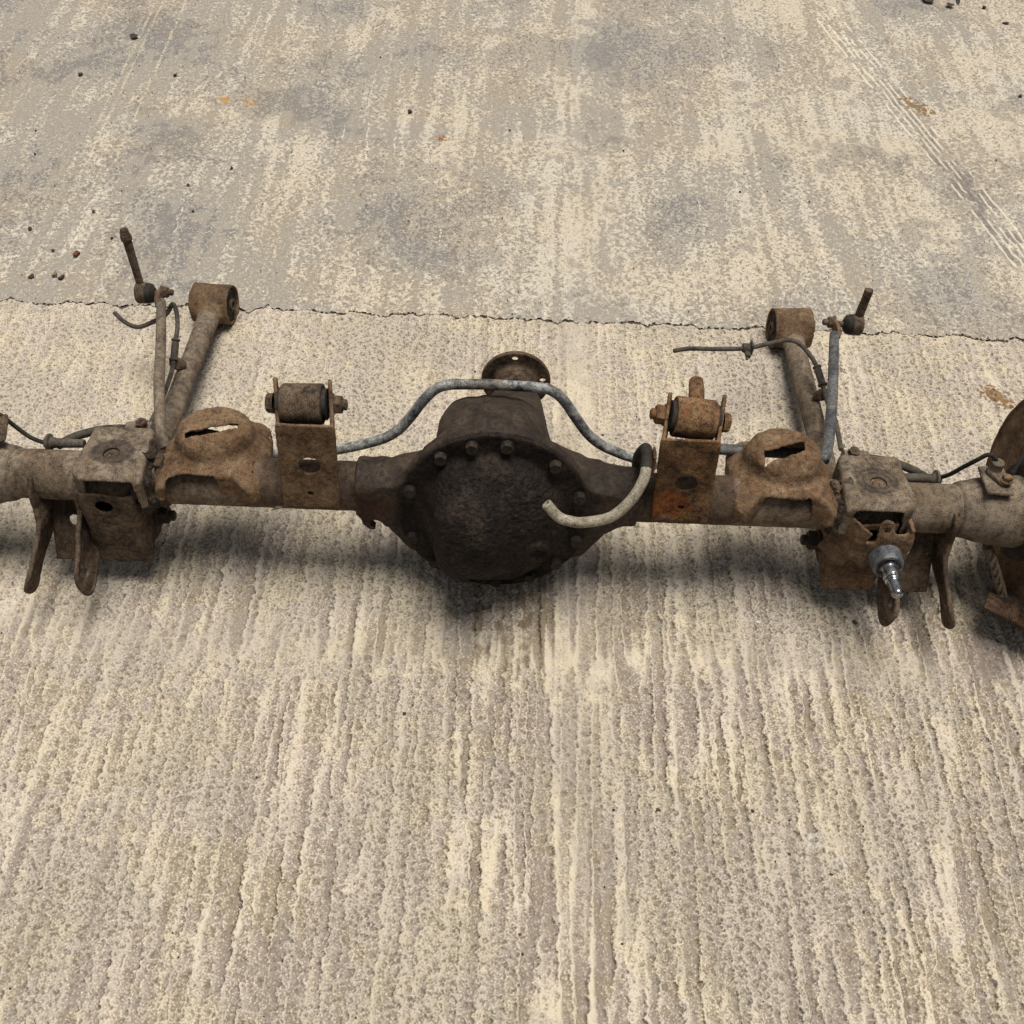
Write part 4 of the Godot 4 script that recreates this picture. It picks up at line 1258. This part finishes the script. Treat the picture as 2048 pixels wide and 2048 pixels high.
func brake_lines(s: float) -> void:
	# sensor cable along the axle with its grommet and sleeve
	var a: Array
	if s < 0.0:
		a = [Vector3(-0.775, 0.072, -0.06), Vector3(-0.7597, 0.060, -0.062), Vector3(-0.7458, 0.0385, -0.063), Vector3(-0.7297, 0.0195, -0.062), Vector3(-0.7125, 0.0118, -0.060), Vector3(-0.700, 0.0105, -0.060)]
	else:
		a = [Vector3(0.737, 0.079, -0.020), Vector3(0.731, 0.089, -0.021), Vector3(0.7215, 0.0905, -0.024), Vector3(0.711, 0.072, -0.030), Vector3(0.702, 0.0485, -0.040), Vector3(0.694, 0.025, -0.050), Vector3(0.684, 0.008, -0.060), Vector3(0.672, 0.0052, -0.060)]
	var cab := part("sensor_cable", tube(a, 0.0034, 16, 0.003), M.rubber, axle)
	var g := Vector3(-0.7075, 0.0103, -0.06) if s < 0.0 else Vector3(0.689, 0.0054, -0.06)
	var inw := Vector3(-s, 0.02, 0).normalized()
	part("grommet", lathe(g, inw, [Vector2(0, 0.0), Vector2(0, 0.0085), Vector2(0.004, 0.0095), Vector2(0.005, 0.0145), Vector2(0.0085, 0.0145), Vector2(0.010, 0.0098), Vector2(0.017, 0.0078), Vector2(0.055, 0.0068), Vector2(0.062, 0.0068), Vector2(0.062, 0.0)], 28, 0.0006), M.cable, cab)
	# brake hose behind the pads with its union
	var h: Array
	if s < 0.0:
		h = [Vector3(-0.70, -0.012, -0.078), Vector3(-0.6785, 0.0023, -0.08), Vector3(-0.6524, 0.0141, -0.08), Vector3(-0.6178, 0.0248, -0.08), Vector3(-0.5807, 0.0281, -0.08), Vector3(-0.566, 0.0295, -0.08)]
	else:
		h = [Vector3(0.695, -0.020, -0.078), Vector3(0.674, -0.008, -0.08), Vector3(0.647, 0.007, -0.08), Vector3(0.618, 0.0182, -0.08), Vector3(0.5909, 0.0236, -0.08), Vector3(0.560, 0.027, -0.08)]
	var hose := part("brake_hose", tube(h, 0.0068, 22, 0.004, 0.0002), M.cable, axle)
	var u: Vector3 = h[-1]
	var ud := (h[-1] - h[-2] as Vector3).normalized()
	part("hose_union", lathe(u - ud * 0.014, ud, [Vector2(0, 0.006), Vector2(0, 0.0108), Vector2(0.004, 0.0112), Vector2(0.0045, 0.0098), Vector2(0.006, 0.0098), Vector2(0.0065, 0.0112), Vector2(0.024, 0.0118), Vector2(0.026, 0.0095), Vector2(0.040, 0.0092), Vector2(0.040, 0)], 26, 0.0004), M.dust, hose)
	part("union_bolt", hex_bolt(u + Vector3(-s * 0.012, 0.006, 0.002), Vector3(0.1 * s, 1, 0.2).normalized(), 0.0095, 0.012, 0.4, 1.15), M.brown, hose)
	# second sensor cable along the arm
	var c: Array
	if s < 0.0:
		c = [Vector3(-0.7162, 0.0, -0.4318), Vector3(-0.6883, -0.0034, -0.4066), Vector3(-0.6623, -0.0047, -0.3974), Vector3(-0.6305, 0.0064, -0.4051), Vector3(-0.611, 0.0171, -0.412), Vector3(-0.6023, 0.0285, -0.4255), Vector3(-0.5948, 0.0178, -0.4150), Vector3(-0.5896, 0.0046, -0.3923), Vector3(-0.5892, -0.009, -0.3671), Vector3(-0.5899, -0.021, -0.3532), Vector3(-0.5905, -0.0331, -0.3392), Vector3(-0.5828, -0.0291, -0.2962), Vector3(-0.5735, -0.0177, -0.2333), Vector3(-0.5617, 0.0026, -0.1624), Vector3(-0.558, 0.014, -0.10)]
	else:
		c = [Vector3(0.2941, 0.0278, -0.3414), Vector3(0.3225, 0.0288, -0.3486), Vector3(0.3704, 0.029, -0.3503), Vector3(0.4248, 0.0298, -0.3556), Vector3(0.4765, 0.0237, -0.3844), Vector3(0.5077, 0.0164, -0.4038), Vector3(0.5269, 0.0151, -0.3947), Vector3(0.5466, 0.0021, -0.3744), Vector3(0.5572, -0.0099, -0.3609), Vector3(0.5608, -0.0165, -0.3498), Vector3(0.5646, -0.0246, -0.3277), Vector3(0.5672, -0.0312, -0.3168), Vector3(0.5673, -0.0311, -0.2816), Vector3(0.5602, -0.0104, -0.2132), Vector3(0.5421, 0.0155, -0.1105)]
	var loop := part("sensor_cable", tube(c, 0.0040, 16, 0.004, 0.0002, 0.5), M.cable, axle)
	loop.set_meta("label", "loose cable looping back past the arm" if s < 0.0 else "loose cable reaching inwards with a clip on it")
	var s0: Vector3 = c[8]
	var s1: Vector3 = c[10]
	part("cable_sleeve", lathe(s0, (s1 - s0).normalized(), [Vector2(-0.003, 0.0), Vector2(-0.003, 0.0058), Vector2(-0.002, 0.0078), Vector2(0.001, 0.0078), Vector2(0.002, 0.0055), Vector2(0.006, 0.0066), Vector2(0.032, 0.0064), Vector2(0.034, 0.0085), Vector2(0.037, 0.0085), Vector2(0.037, 0.0)], 24), M.cable, loop)
	if s > 0.0:
		var q: Vector3 = c[3]
		var clipf := func(p: Vector3) -> float:
			var v := p - q
			var d := sd_cyl(v, 0, 0.0085, 0.0095, 0.002)
			d = minf(d, sd_box(v - Vector3(0.006, 0.002, 0), Vector3(0.002, 0.0105, 0.0105), 0.001))
			d = minf(d, sd_box(v - Vector3(-0.001, -0.004, 0.013), Vector3(0.0045, 0.004, 0.008), 0.001))
			d = minf(d, sd_box(v - Vector3(-0.003, -0.006, 0.021), Vector3(0.0022, 0.002, 0.005), 0.0006))
			return d
		part("cable_clip", sdf(clipf, q - Vector3(0.016, 0.016, 0.016), q + Vector3(0.016, 0.016, 0.03), 0.0014, tint_none), M.cable, loop)
	else:
		var q2 := Vector3(-0.622, 0.012, -0.412)
		part("wire_clip", tube([q2 + Vector3(-0.012, 0.0, -0.012), q2 + Vector3(0.002, 0.004, -0.016), q2 + Vector3(0.010, 0.0, -0.006), q2 + Vector3(-0.002, 0.002, 0.0), q2 + Vector3(-0.010, 0.003, -0.004), q2 + Vector3(-0.004, 0.0, 0.010)], 0.0016, 10, 0.002), M.brown, loop)

func lower_stud() -> void:
	# pressed plate with a stud on the right-hand lower bracket
	var f := func(p: Vector3) -> float:
		var q := Vector2(p.x, p.y)
		var d := smax(absf(p.x - 0.571) - 0.043, absf(p.y + 0.030) - 0.044, 0.006)
		d = smax(d, -(p.x - 0.530) * 0.75 - (p.y + 0.03) * 0.66 - 0.004, 0.006)
		d = maxf(d, -smax(absf(p.x - 0.548) - 0.022, -0.002 - p.y, 0.008))
		d = smin(d, Vector2(p.x - 0.571, maxf(absf(p.y - 0.008) - 0.014, 0.0)).length() - 0.0125, 0.006)
		d = maxf(d, -(Vector2(p.x - 0.572, p.y - 0.019).length() - 0.0036))
		var d3 := smax(d, absf(p.z - 0.0745 + 0.010 * smoothstep(0.0, 0.04, p.y)) - 0.0024, 0.002)
		# folded left wing running back to the tube
		var a := Vector3(0.530, -0.012, 0.070)
		var wing := sd_box((p - Vector3(0.520, -0.016, 0.060)).rotated(Vector3(0, 1, 0), 0.75).rotated(Vector3(0, 0, 1), 0.28), Vector3(0.024, 0.048, 0.0023), 0.0018)
		d3 = smin(d3, wing, 0.008)
		var flange := sd_box(p - Vector3(0.608, 0.004, 0.062), Vector3(0.0032, 0.022, 0.014), 0.002)
		d3 = smin(d3, flange, 0.006)
		d3 = maxf(d3, 0.0385 - Vector2(p.y, p.z).length())
		return d3 + lump(p, 0.0012) + grain(p, 0.0006)
	var o := part("stud_plate", sdf(f, Vector3(0.475, -0.085, 0.02), Vector3(0.625, 0.05, 0.09), 0.0022, tint_patch), M.tan, axle)
	var c := Vector3(0.5795, -0.0275, 0.0745)
	part("stud_collar", lathe(c, Vector3(0, 0, 1), [Vector2(0, 0), Vector2(0, 0.0235), Vector2(0.004, 0.0245), Vector2(0.024, 0.0232), Vector2(0.027, 0.0220), Vector2(0.0275, 0.0178), Vector2(0.024, 0.0160), Vector2(0.023, 0.0)], 44, 0.0004), M.zinc, o)
	part("stud", lathe(c + Vector3(0, 0, 0.020), Vector3(0.02, 0.0, 1).normalized(), [Vector2(0, 0.0), Vector2(0, 0.0138), Vector2(0.010, 0.0138), Vector2(0.013, 0.0130), Vector2(0.026, 0.0127), Vector2(0.0272, 0.0110), Vector2(0.0284, 0.0110), Vector2(0.0296, 0.0124), Vector2(0.033, 0.0116), Vector2(0.036, 0.0094), Vector2(0.052, 0.0090), Vector2(0.057, 0.0088), Vector2(0.060, 0.0072), Vector2(0.0615, 0.0042), Vector2(0.062, 0.0)], 40, 0.0003), M.chrome, o)

func hub_bits() -> void:
	# right: dust shield, torn lower flap, sensor on its plate
	var disc := func(p: Vector3) -> float:
		var r := Vector2(p.y, p.z).length()
		var d := smax(r - 0.183, absf(p.x - 0.818 - 0.006 * smoothstep(0.14, 0.18, r)) - 0.0032, 0.002)
		d = minf(d, Vector2(r - 0.181, p.x - 0.822).length() - 0.004)
		return d + lump(p, 0.0012)
	var sh := part("brake_shield", sdf(disc, Vector3(0.80, -0.192, -0.192), Vector3(0.835, 0.192, 0.192), 0.0028, tint_patch), M.tan, axle)
	var outline := [Vector2(0.752, 0.097), Vector2(0.776, 0.054), Vector2(0.838, 0.014), Vector2(0.91, -0.02), Vector2(0.93, 0.11), Vector2(0.845, 0.140), Vector2(0.806, 0.126)]
	var flap := func(p: Vector3) -> float:
		var q := Vector2(p.x, p.z)
		var d := -1e3
		for k in outline.size():
			var a: Vector2 = outline[k]
			var e: Vector2 = (outline[(k + 1) % outline.size()] - a).normalized()
			d = maxf(d, (q - a).dot(Vector2(e.y, -e.x)))
		var fold := (q - Vector2(0.785, 0.085)).dot(Vector2(0.72, -0.69))
		var h := -0.112 - 0.10 * absf(fold) - 0.4 * (p.z - 0.09) * (p.z - 0.09) / 0.05
		d = smax(d, absf(p.y - h) - 0.0030, 0.002)
		return d + lump(p, 0.0010)
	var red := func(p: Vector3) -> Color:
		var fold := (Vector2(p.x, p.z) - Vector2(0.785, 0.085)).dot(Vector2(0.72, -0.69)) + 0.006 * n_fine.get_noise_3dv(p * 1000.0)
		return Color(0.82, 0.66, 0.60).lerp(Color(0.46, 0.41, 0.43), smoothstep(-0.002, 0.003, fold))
	part("bent_flap", sdf(flap, Vector3(0.742, -0.155, -0.01), Vector3(0.90, -0.095, 0.15), 0.0022, red), M.brown, sh)
	var backing := func(p: Vector3) -> float:
		var d := sd_cyl(p - Vector3(0.80, 0, 0), 0, 0.075, 0.012, 0.004)
		return d + lump(p, 0.002)
	part("backing_plate", sdf(backing, Vector3(0.78, -0.085, -0.085), Vector3(0.82, 0.085, 0.085), 0.003, tint_patch), M.oily_top, axle)
	var plate := func(p: Vector3) -> float:
		var q := (p - Vector3(0.739, 0.0575, -0.004)).rotated(Vector3(0, 1, 0), 0.06)
		var d := sd_box(q, Vector3(0.0195, 0.0032, 0.030), 0.002)
		d = smin(d, sd_box(q - Vector3(0.0, -0.012, 0.004), Vector3(0.013, 0.012, 0.016), 0.003), 0.006)
		return d + lump(p, 0.0012)
	var pl := part("sensor_plate", sdf(plate, Vector3(0.710, 0.028, -0.045), Vector3(0.768, 0.075, 0.036), 0.002, tint_patch), M.dust, axle)
	var body := func(p: Vector3) -> float:
		var q := p - Vector3(0.742, 0.064, -0.006)
		var d := sd_cone(q, Vector3(-0.006, 0.0, -0.010), Vector3(0.004, 0.0, 0.010), 0.0095, 0.0095)
		d = smax(d, absf(q.y) - 0.005, 0.002)
		d = smin(d, sd_cyl(q - Vector3(-0.004, 0.010, -0.011), 1, 0.0095, 0.010, 0.002), 0.003)
		return d + lump(p, 0.0007)
	part("speed_sensor", sdf(body, Vector3(0.715, 0.05, -0.035), Vector3(0.765, 0.09, 0.025), 0.0016, tint_patch), M.dust, pl)
	part("sensor_bolt", hex_bolt(Vector3(0.748, 0.068, 0.006), Vector3(0, 1, 0), 0.0075, 0.008), M.tan, pl)
	# handbrake spring and cable end under the right hub
	var coil: Array = []
	for k in 60:
		var a := k * 0.62
		coil.append(Vector3(0.757 + k * 0.0006, -0.052 - k * 0.0011, 0.040 + k * 0.0006) + Vector3(0.2 * cos(a), 0.7 * cos(a), sin(a)) * 0.008)
	part("return_spring", tube(coil, 0.0018, 8, 0.004), M.brown, axle)
	part("handbrake_cable", tube([Vector3(0.752, -0.045, 0.035), Vector3(0.770, -0.075, 0.050), Vector3(0.790, -0.115, 0.072), Vector3(0.80, -0.135, 0.085)], 0.0075, 16, 0.004, 0.0006), M.dust, axle)
	part("brake_pipe", tube([Vector3(0.775, 0.05, -0.03), Vector3(0.790, 0.075, -0.045), Vector3(0.802, 0.092, -0.05), Vector3(0.83, 0.10, -0.05)], 0.0036, 14, 0.004), M.rubber, axle)
	# left: plate at the edge of the picture that carries the other sensor
	var lp := func(p: Vector3) -> float:
		var q := (p - Vector3(-0.765, 0.058, -0.030)).rotated(Vector3(0, 1, 0), -0.3)
		return sd_box(q, Vector3(0.024, 0.0030, 0.032), 0.002) + lump(p, 0.0014)
	part("sensor_plate", sdf(lp, Vector3(-0.82, 0.04, -0.08), Vector3(-0.735, 0.08, 0.02), 0.0022, tint_patch), M.brown, axle)

func build_litter() -> void:
	var mats := {"dark": plain_mat(c8(64, 55, 48), 0.85), "brick": plain_mat(c8(112, 66, 46), 0.9), "tan": plain_mat(c8(136, 112, 88), 0.9), "brown": plain_mat(c8(66, 50, 40), 0.6), "white": plain_mat(c8(222, 218, 208), 0.85)}
	var rows := [
		[-1.0084, -1.5885, 0.0188, 0.0199, 20, "dark", "curl", "dry_leaf", "curled dark dry leaf lying near the top left of the far slab", "leaf", ""],
		[-1.0936, -1.4002, 0.0113, 0.0121, 0, "dark", "chip", "stone_chip", "small dark stone chip below and left of the curled leaf", "stone", "dark chips on the far slab"],
		[-0.8604, -1.4122, 0.0089, 0.0101, 0, "dark", "chip", "stone_chip", "small dark chip level with another, right of the curled leaf", "stone", "dark chips on the far slab"],
		[-0.2616, -1.2900, 0.0102, 0.0113, 20, "dark", "chip", "stone_chip", "lone dark chip above the humped bar, halfway up the far slab", "stone", "dark chips on the far slab"],
		[-0.7276, -0.9661, 0.0066, 0.0078, 0, "dark", "chip", "stone_chip", "tiny dark chip left of centre on the far slab, upper of a close pair", "stone", "dark chips on the far slab"],
		[-0.6956, -0.8724, 0.0068, 0.0078, 10, "dark", "chip", "stone_chip", "tiny dark chip left of centre on the far slab, lower of a close pair", "stone", "dark chips on the far slab"],
		[-1.0260, -0.7933, 0.0077, 0.0120, 0, "dark", "pebble", "pebble", "round dark pebble close to the left edge above the joint", "stone", "dark chips on the far slab"],
		[-0.8453, -0.7723, 0.0060, 0.0070, 0, "dark", "chip", "stone_chip", "dark chip just left of the top of the taller upright link rod", "stone", "dark chips on the far slab"],
		[-0.9043, -0.7162, 0.0111, 0.0185, 10, "brick", "block", "brick_fragment", "reddish brown square fragment of brick above the joint", "fragment", ""],
		[-0.9737, -0.6423, 0.0103, 0.0148, 0, "dark", "wedge", "stone_wedge", "blackish triangular stone just above the joint, leftmost of three", "stone", "three angular stones by the joint"],
		[-0.9294, -0.6511, 0.0094, 0.0161, 0, "tan", "wedge", "stone_wedge", "tan angular stone just above the joint, middle of three", "stone", "three angular stones by the joint"],
		[-0.9126, -0.6428, 0.0093, 0.0171, 30, "dark", "wedge", "stone_wedge", "dark slanted stone just above the joint, rightmost of three", "stone", "three angular stones by the joint"],
		[-0.9564, -0.7260, 0.0068, 0.0071, 30, "brick", "chip", "brick_fragment", "small red splinter of brick up and left of the square brick fragment", "fragment", ""],
		[-0.6437, -1.0338, 0.0065, 0.0083, 0, "dark", "chip", "stone_chip", "dark chip on the far slab between the left link rod and the humped bar", "stone", "dark chips on the far slab"],
		[-0.9090, -0.8591, 0.0066, 0.0075, 0, "dark", "chip", "stone_chip", "dark chip on the far slab up and left of the taller link rod", "stone", "dark chips on the far slab"],
		[1.1409, -1.9493, 0.0334, 0.0352, 35, "dark", "curl", "dry_leaf", "largest dark leaf scrap at the top edge near the right corner", "leaf", "dark leaf scraps near the top right corner"],
		[1.1955, -1.9222, 0.0215, 0.0178, 25, "dark", "curl", "dry_leaf", "long thin dark leaf scrap right of the largest one", "leaf", "dark leaf scraps near the top right corner"],
		[1.2267, -1.9532, 0.0107, 0.0367, 10, "dark", "curl", "dry_leaf", "upright dark leaf scrap at the top edge, third from the left of its cluster", "leaf", "dark leaf scraps near the top right corner"],
		[1.2922, -1.9212, 0.0107, 0.0127, 30, "dark", "chip", "twig_scrap", "small dark twig scrap right of the leaf cluster at the top", "twig", ""],
		[1.3299, -1.8353, 0.0191, 0.0096, -5, "dark", "twig", "twig", "thin dark twig below the leaf cluster near the right edge", "twig", ""],
		[1.2687, -1.4652, 0.0100, 0.0102, 20, "dark", "chip", "stone_chip", "dark chip at the right edge beside the tyre track", "stone", "dark chips on the far slab"],
		[-0.1244, 0.2931, 0.0054, 0.0054, 0, "dark", "pebble", "pebble", "dark reddish pebble on the brushed slab left of centre below the cover", "stone", ""],
		[-0.5799, 0.5628, 0.0042, 0.0032, 0, "dark", "pebble", "pebble", "dark pebble near the left edge low on the brushed slab", "stone", ""],
		[-0.3237, 0.3994, 0.0036, 0.0030, 0, "dark", "pebble", "pebble", "tiny dark pebble in a groove left of centre on the brushed slab", "stone", ""],
		[0.5751, 0.1052, 0.0096, 0.0078, 20, "brown", "pebble", "seed", "smooth brown oval seed on the concrete in front of the chrome stud", "seed", ""],
		[0.7998, 0.1308, 0.0095, 0.0040, 40, "dark", "curl", "dry_leaf", "narrow dark leaf on the brushed slab near the right edge", "leaf", ""],
		[0.3765, 0.4212, 0.0054, 0.0042, 30, "dark", "chip", "stone_chip", "dark chip on the brushed slab right of centre, upper of three in a slanting row", "stone", "three dark chips right of centre in front of the axle"],
		[0.4207, 0.4791, 0.0048, 0.0036, 30, "dark", "chip", "stone_chip", "dark chip on the brushed slab right of centre, middle of three in a slanting row", "stone", "three dark chips right of centre in front of the axle"],
		[0.4742, 0.5047, 0.0054, 0.0036, 30, "dark", "chip", "stone_chip", "dark chip on the brushed slab right of centre, lowest of three in a slanting row", "stone", "three dark chips right of centre in front of the axle"],
		[0.0541, 0.5974, 0.0042, 0.0031, 0, "dark", "pebble", "pebble", "upper of two dark pebbles in a groove near the bottom centre", "stone", "pair of dark pebbles near the bottom centre"],
		[0.0586, 0.6211, 0.0046, 0.0036, 70, "dark", "pebble", "pebble", "lower and larger of two dark pebbles near the bottom centre", "stone", "pair of dark pebbles near the bottom centre"],
		[0.1872, 0.6043, 0.0036, 0.0031, 0, "dark", "pebble", "pebble", "small dark pebble near the bottom, right of the pair of pebbles", "stone", ""],
		[0.2117, 0.4277, 0.0030, 0.0030, 0, "dark", "pebble", "pebble", "tiny black pebble right of centre beside a brown crumb", "stone", ""],
		[0.2435, 0.4236, 0.0077, 0.0048, -10, "brown", "chip", "soil_crumb", "brown soil crumb right of centre in front of the axle", "crumb", ""],
		[0.4220, 0.1110, 0.0095, 0.0069, 0, "white", "chip", "white_chip", "white paint chip on the concrete in front of the right slotted seat", "chip", ""],
		[-0.4604, 0.0611, 0.0075, 0.0035, -25, "white", "chip", "white_chip", "white sliver on the concrete below the left tube", "chip", "white slivers below the left tube"],
		[-0.4196, 0.1069, 0.0048, 0.0060, 60, "white", "chip", "white_chip", "white fleck just below the other sliver under the left tube", "chip", "white slivers below the left tube"],
		[-0.2088, 0.4702, 0.0077, 0.0054, 0, "white", "chip", "white_chip", "white plaster fleck low and left of centre on the brushed slab", "chip", ""],
		[-0.3012, 0.4307, 0.0060, 0.0062, 0, "white", "chip", "white_chip", "scatter of white plaster left of the pale groove", "chip", ""],
		[0.6015, 0.4577, 0.0054, 0.0042, 0, "white", "chip", "white_chip", "white fleck low on the right of the brushed slab", "chip", ""],
		[0.4133, 0.3578, 0.0030, 0.0054, 10, "white", "chip", "white_chip", "thin pale shard in a groove right of centre", "chip", ""],
		[-0.3103, 0.2186, 0.0054, 0.0125, 0, "white", "chip", "white_chip", "upright white smear-like flake left of the cover on the brushed slab", "chip", ""],
	]
	for r in rows:
		var size := Vector3(r[2], minf(r[2], r[3]) * (0.42 if r[5] != "white" else 0.22), r[3])
		var kind: String = r[6]
		var o := part(r[7], crumb(size, kind, rng.randi_range(1, 9999)), mats[r[5]], self)
		var y := ground_y(r[0], r[1])
		o.position = Vector3(r[0], y - size.y * 0.08, r[1])
		o.rotation = Vector3(rng.randf_range(-0.1, 0.1), deg_to_rad(-float(r[4])), rng.randf_range(-0.1, 0.1))
		tag(o, r[8], r[9], r[10])
	grit_specks()

func grit_specks() -> void:
	# fines nobody could count: one object
	var mm := MultiMesh.new()
	mm.transform_format = MultiMesh.TRANSFORM_3D
	mm.use_colors = true
	mm.mesh = crumb(Vector3(0.003, 0.002, 0.003), "chip", 77)
	mm.instance_count = 900
	var n := noise_of(88, 1.2, 3)
	for k in mm.instance_count:
		var p := Vector2.ZERO
		for t in 12:
			p = Vector2(rng.randf_range(-1.4, 1.4), rng.randf_range(-1.9, 0.72))
			if n.get_noise_2d(p.x, p.y) > rng.randf_range(-0.35, 0.45):
				break
		var sc := rng.randf_range(0.4, 1.0) * (1.0 if rng.randf() < 0.92 else 1.6)
		var b := Basis.from_euler(Vector3(rng.randf_range(-0.5, 0.5), rng.randf() * TAU, rng.randf_range(-0.5, 0.5))).scaled(Vector3(sc, sc, sc))
		mm.set_instance_transform(k, Transform3D(b, Vector3(p.x, ground_y(p.x, p.y) - 0.0004, p.y)))
		var u := rng.randf()
		mm.set_instance_color(k, Color(0.035, 0.028, 0.022) if u < 0.5 else (Color(0.62, 0.58, 0.52) if u < 0.75 else Color(0.14, 0.09, 0.055)))
	var o := MultiMeshInstance3D.new()
	o.name = "grit"
	o.multimesh = mm
	var m := plain_mat(Color.WHITE, 0.9)
	o.material_override = m
	add_child(o)
	o.set_meta("kind", "stuff")
	tag(o, "fine dark and pale grit scattered over both concrete slabs", "grit")

func ground_y(x: float, z: float) -> float:
	if z < joint_z(x):
		return far_h[posmod(int(round((z - FZ0) / FPX)), FH) * FW + posmod(int(round((x - FX0) / FPX)), FW)] + 0.0034
	return near_h[posmod(int(round((z - NZ0) / NPX)), NH) * NW + posmod(int(round((x - NX0) / NPX)), NW)]

# a loose bit, its base at the origin: pebbles are rounded, chips and wedges angular, leaves thin and curled
func crumb(size: Vector3, kind: String, s: int) -> ArrayMesh:
	var n := noise_of(s, 0.9, 2)
	var rings := 9
	var sides := 14
	var P := PackedVector3Array()
	var C := PackedColorArray()
	var I := PackedInt32Array()
	for i in rings + 1:
		var th := PI * i / rings
		for k in sides:
			var ph := TAU * k / sides
			var d := Vector3(sin(th) * cos(ph), cos(th), sin(th) * sin(ph))
			var q := d
			if kind == "pebble":
				q = d * (1.0 + 0.22 * n.get_noise_3dv(d * 1.4))
			elif kind == "curl" or kind == "twig":
				q = d * (1.0 + 0.3 * n.get_noise_3dv(d * 1.6))
				q.y = q.y * 0.16 + 0.9 * q.x * q.x + 0.5 * q.z * q.z - 0.2
				if kind == "twig":
					q.y = d.y * 0.8 + 0.2
			else:
				# angular: squeezed towards a few planes
				var m := maxf(absf(d.x), maxf(absf(d.y), absf(d.z)))
				var w := 0.85 if kind == "block" else 0.75
				q = d.lerp(d / m, w) * 0.8 * (1.0 + 0.75 * n.get_noise_3dv(d * 1.1))
				if kind == "wedge":
					q.x *= 1.0 - 0.55 * clampf(-q.z + 0.2, -0.6, 1.0)
					q.y *= 1.0 + 0.5 * q.z
			P.append(Vector3(q.x * size.x * 0.5, (q.y + 0.8) * size.y * 0.5, q.z * size.z * 0.5))
			var v := 0.75 + 0.45 * n.get_noise_3dv(d * 3.0)
			C.append(Color(v, v, v))
	for i in rings:
		for k in sides:
			var a := i * sides + k
			var b := i * sides + (k + 1) % sides
			I.append_array(PackedInt32Array([a, b, a + sides, b, b + sides, a + sides]))
	return with_normals(P, C, I)
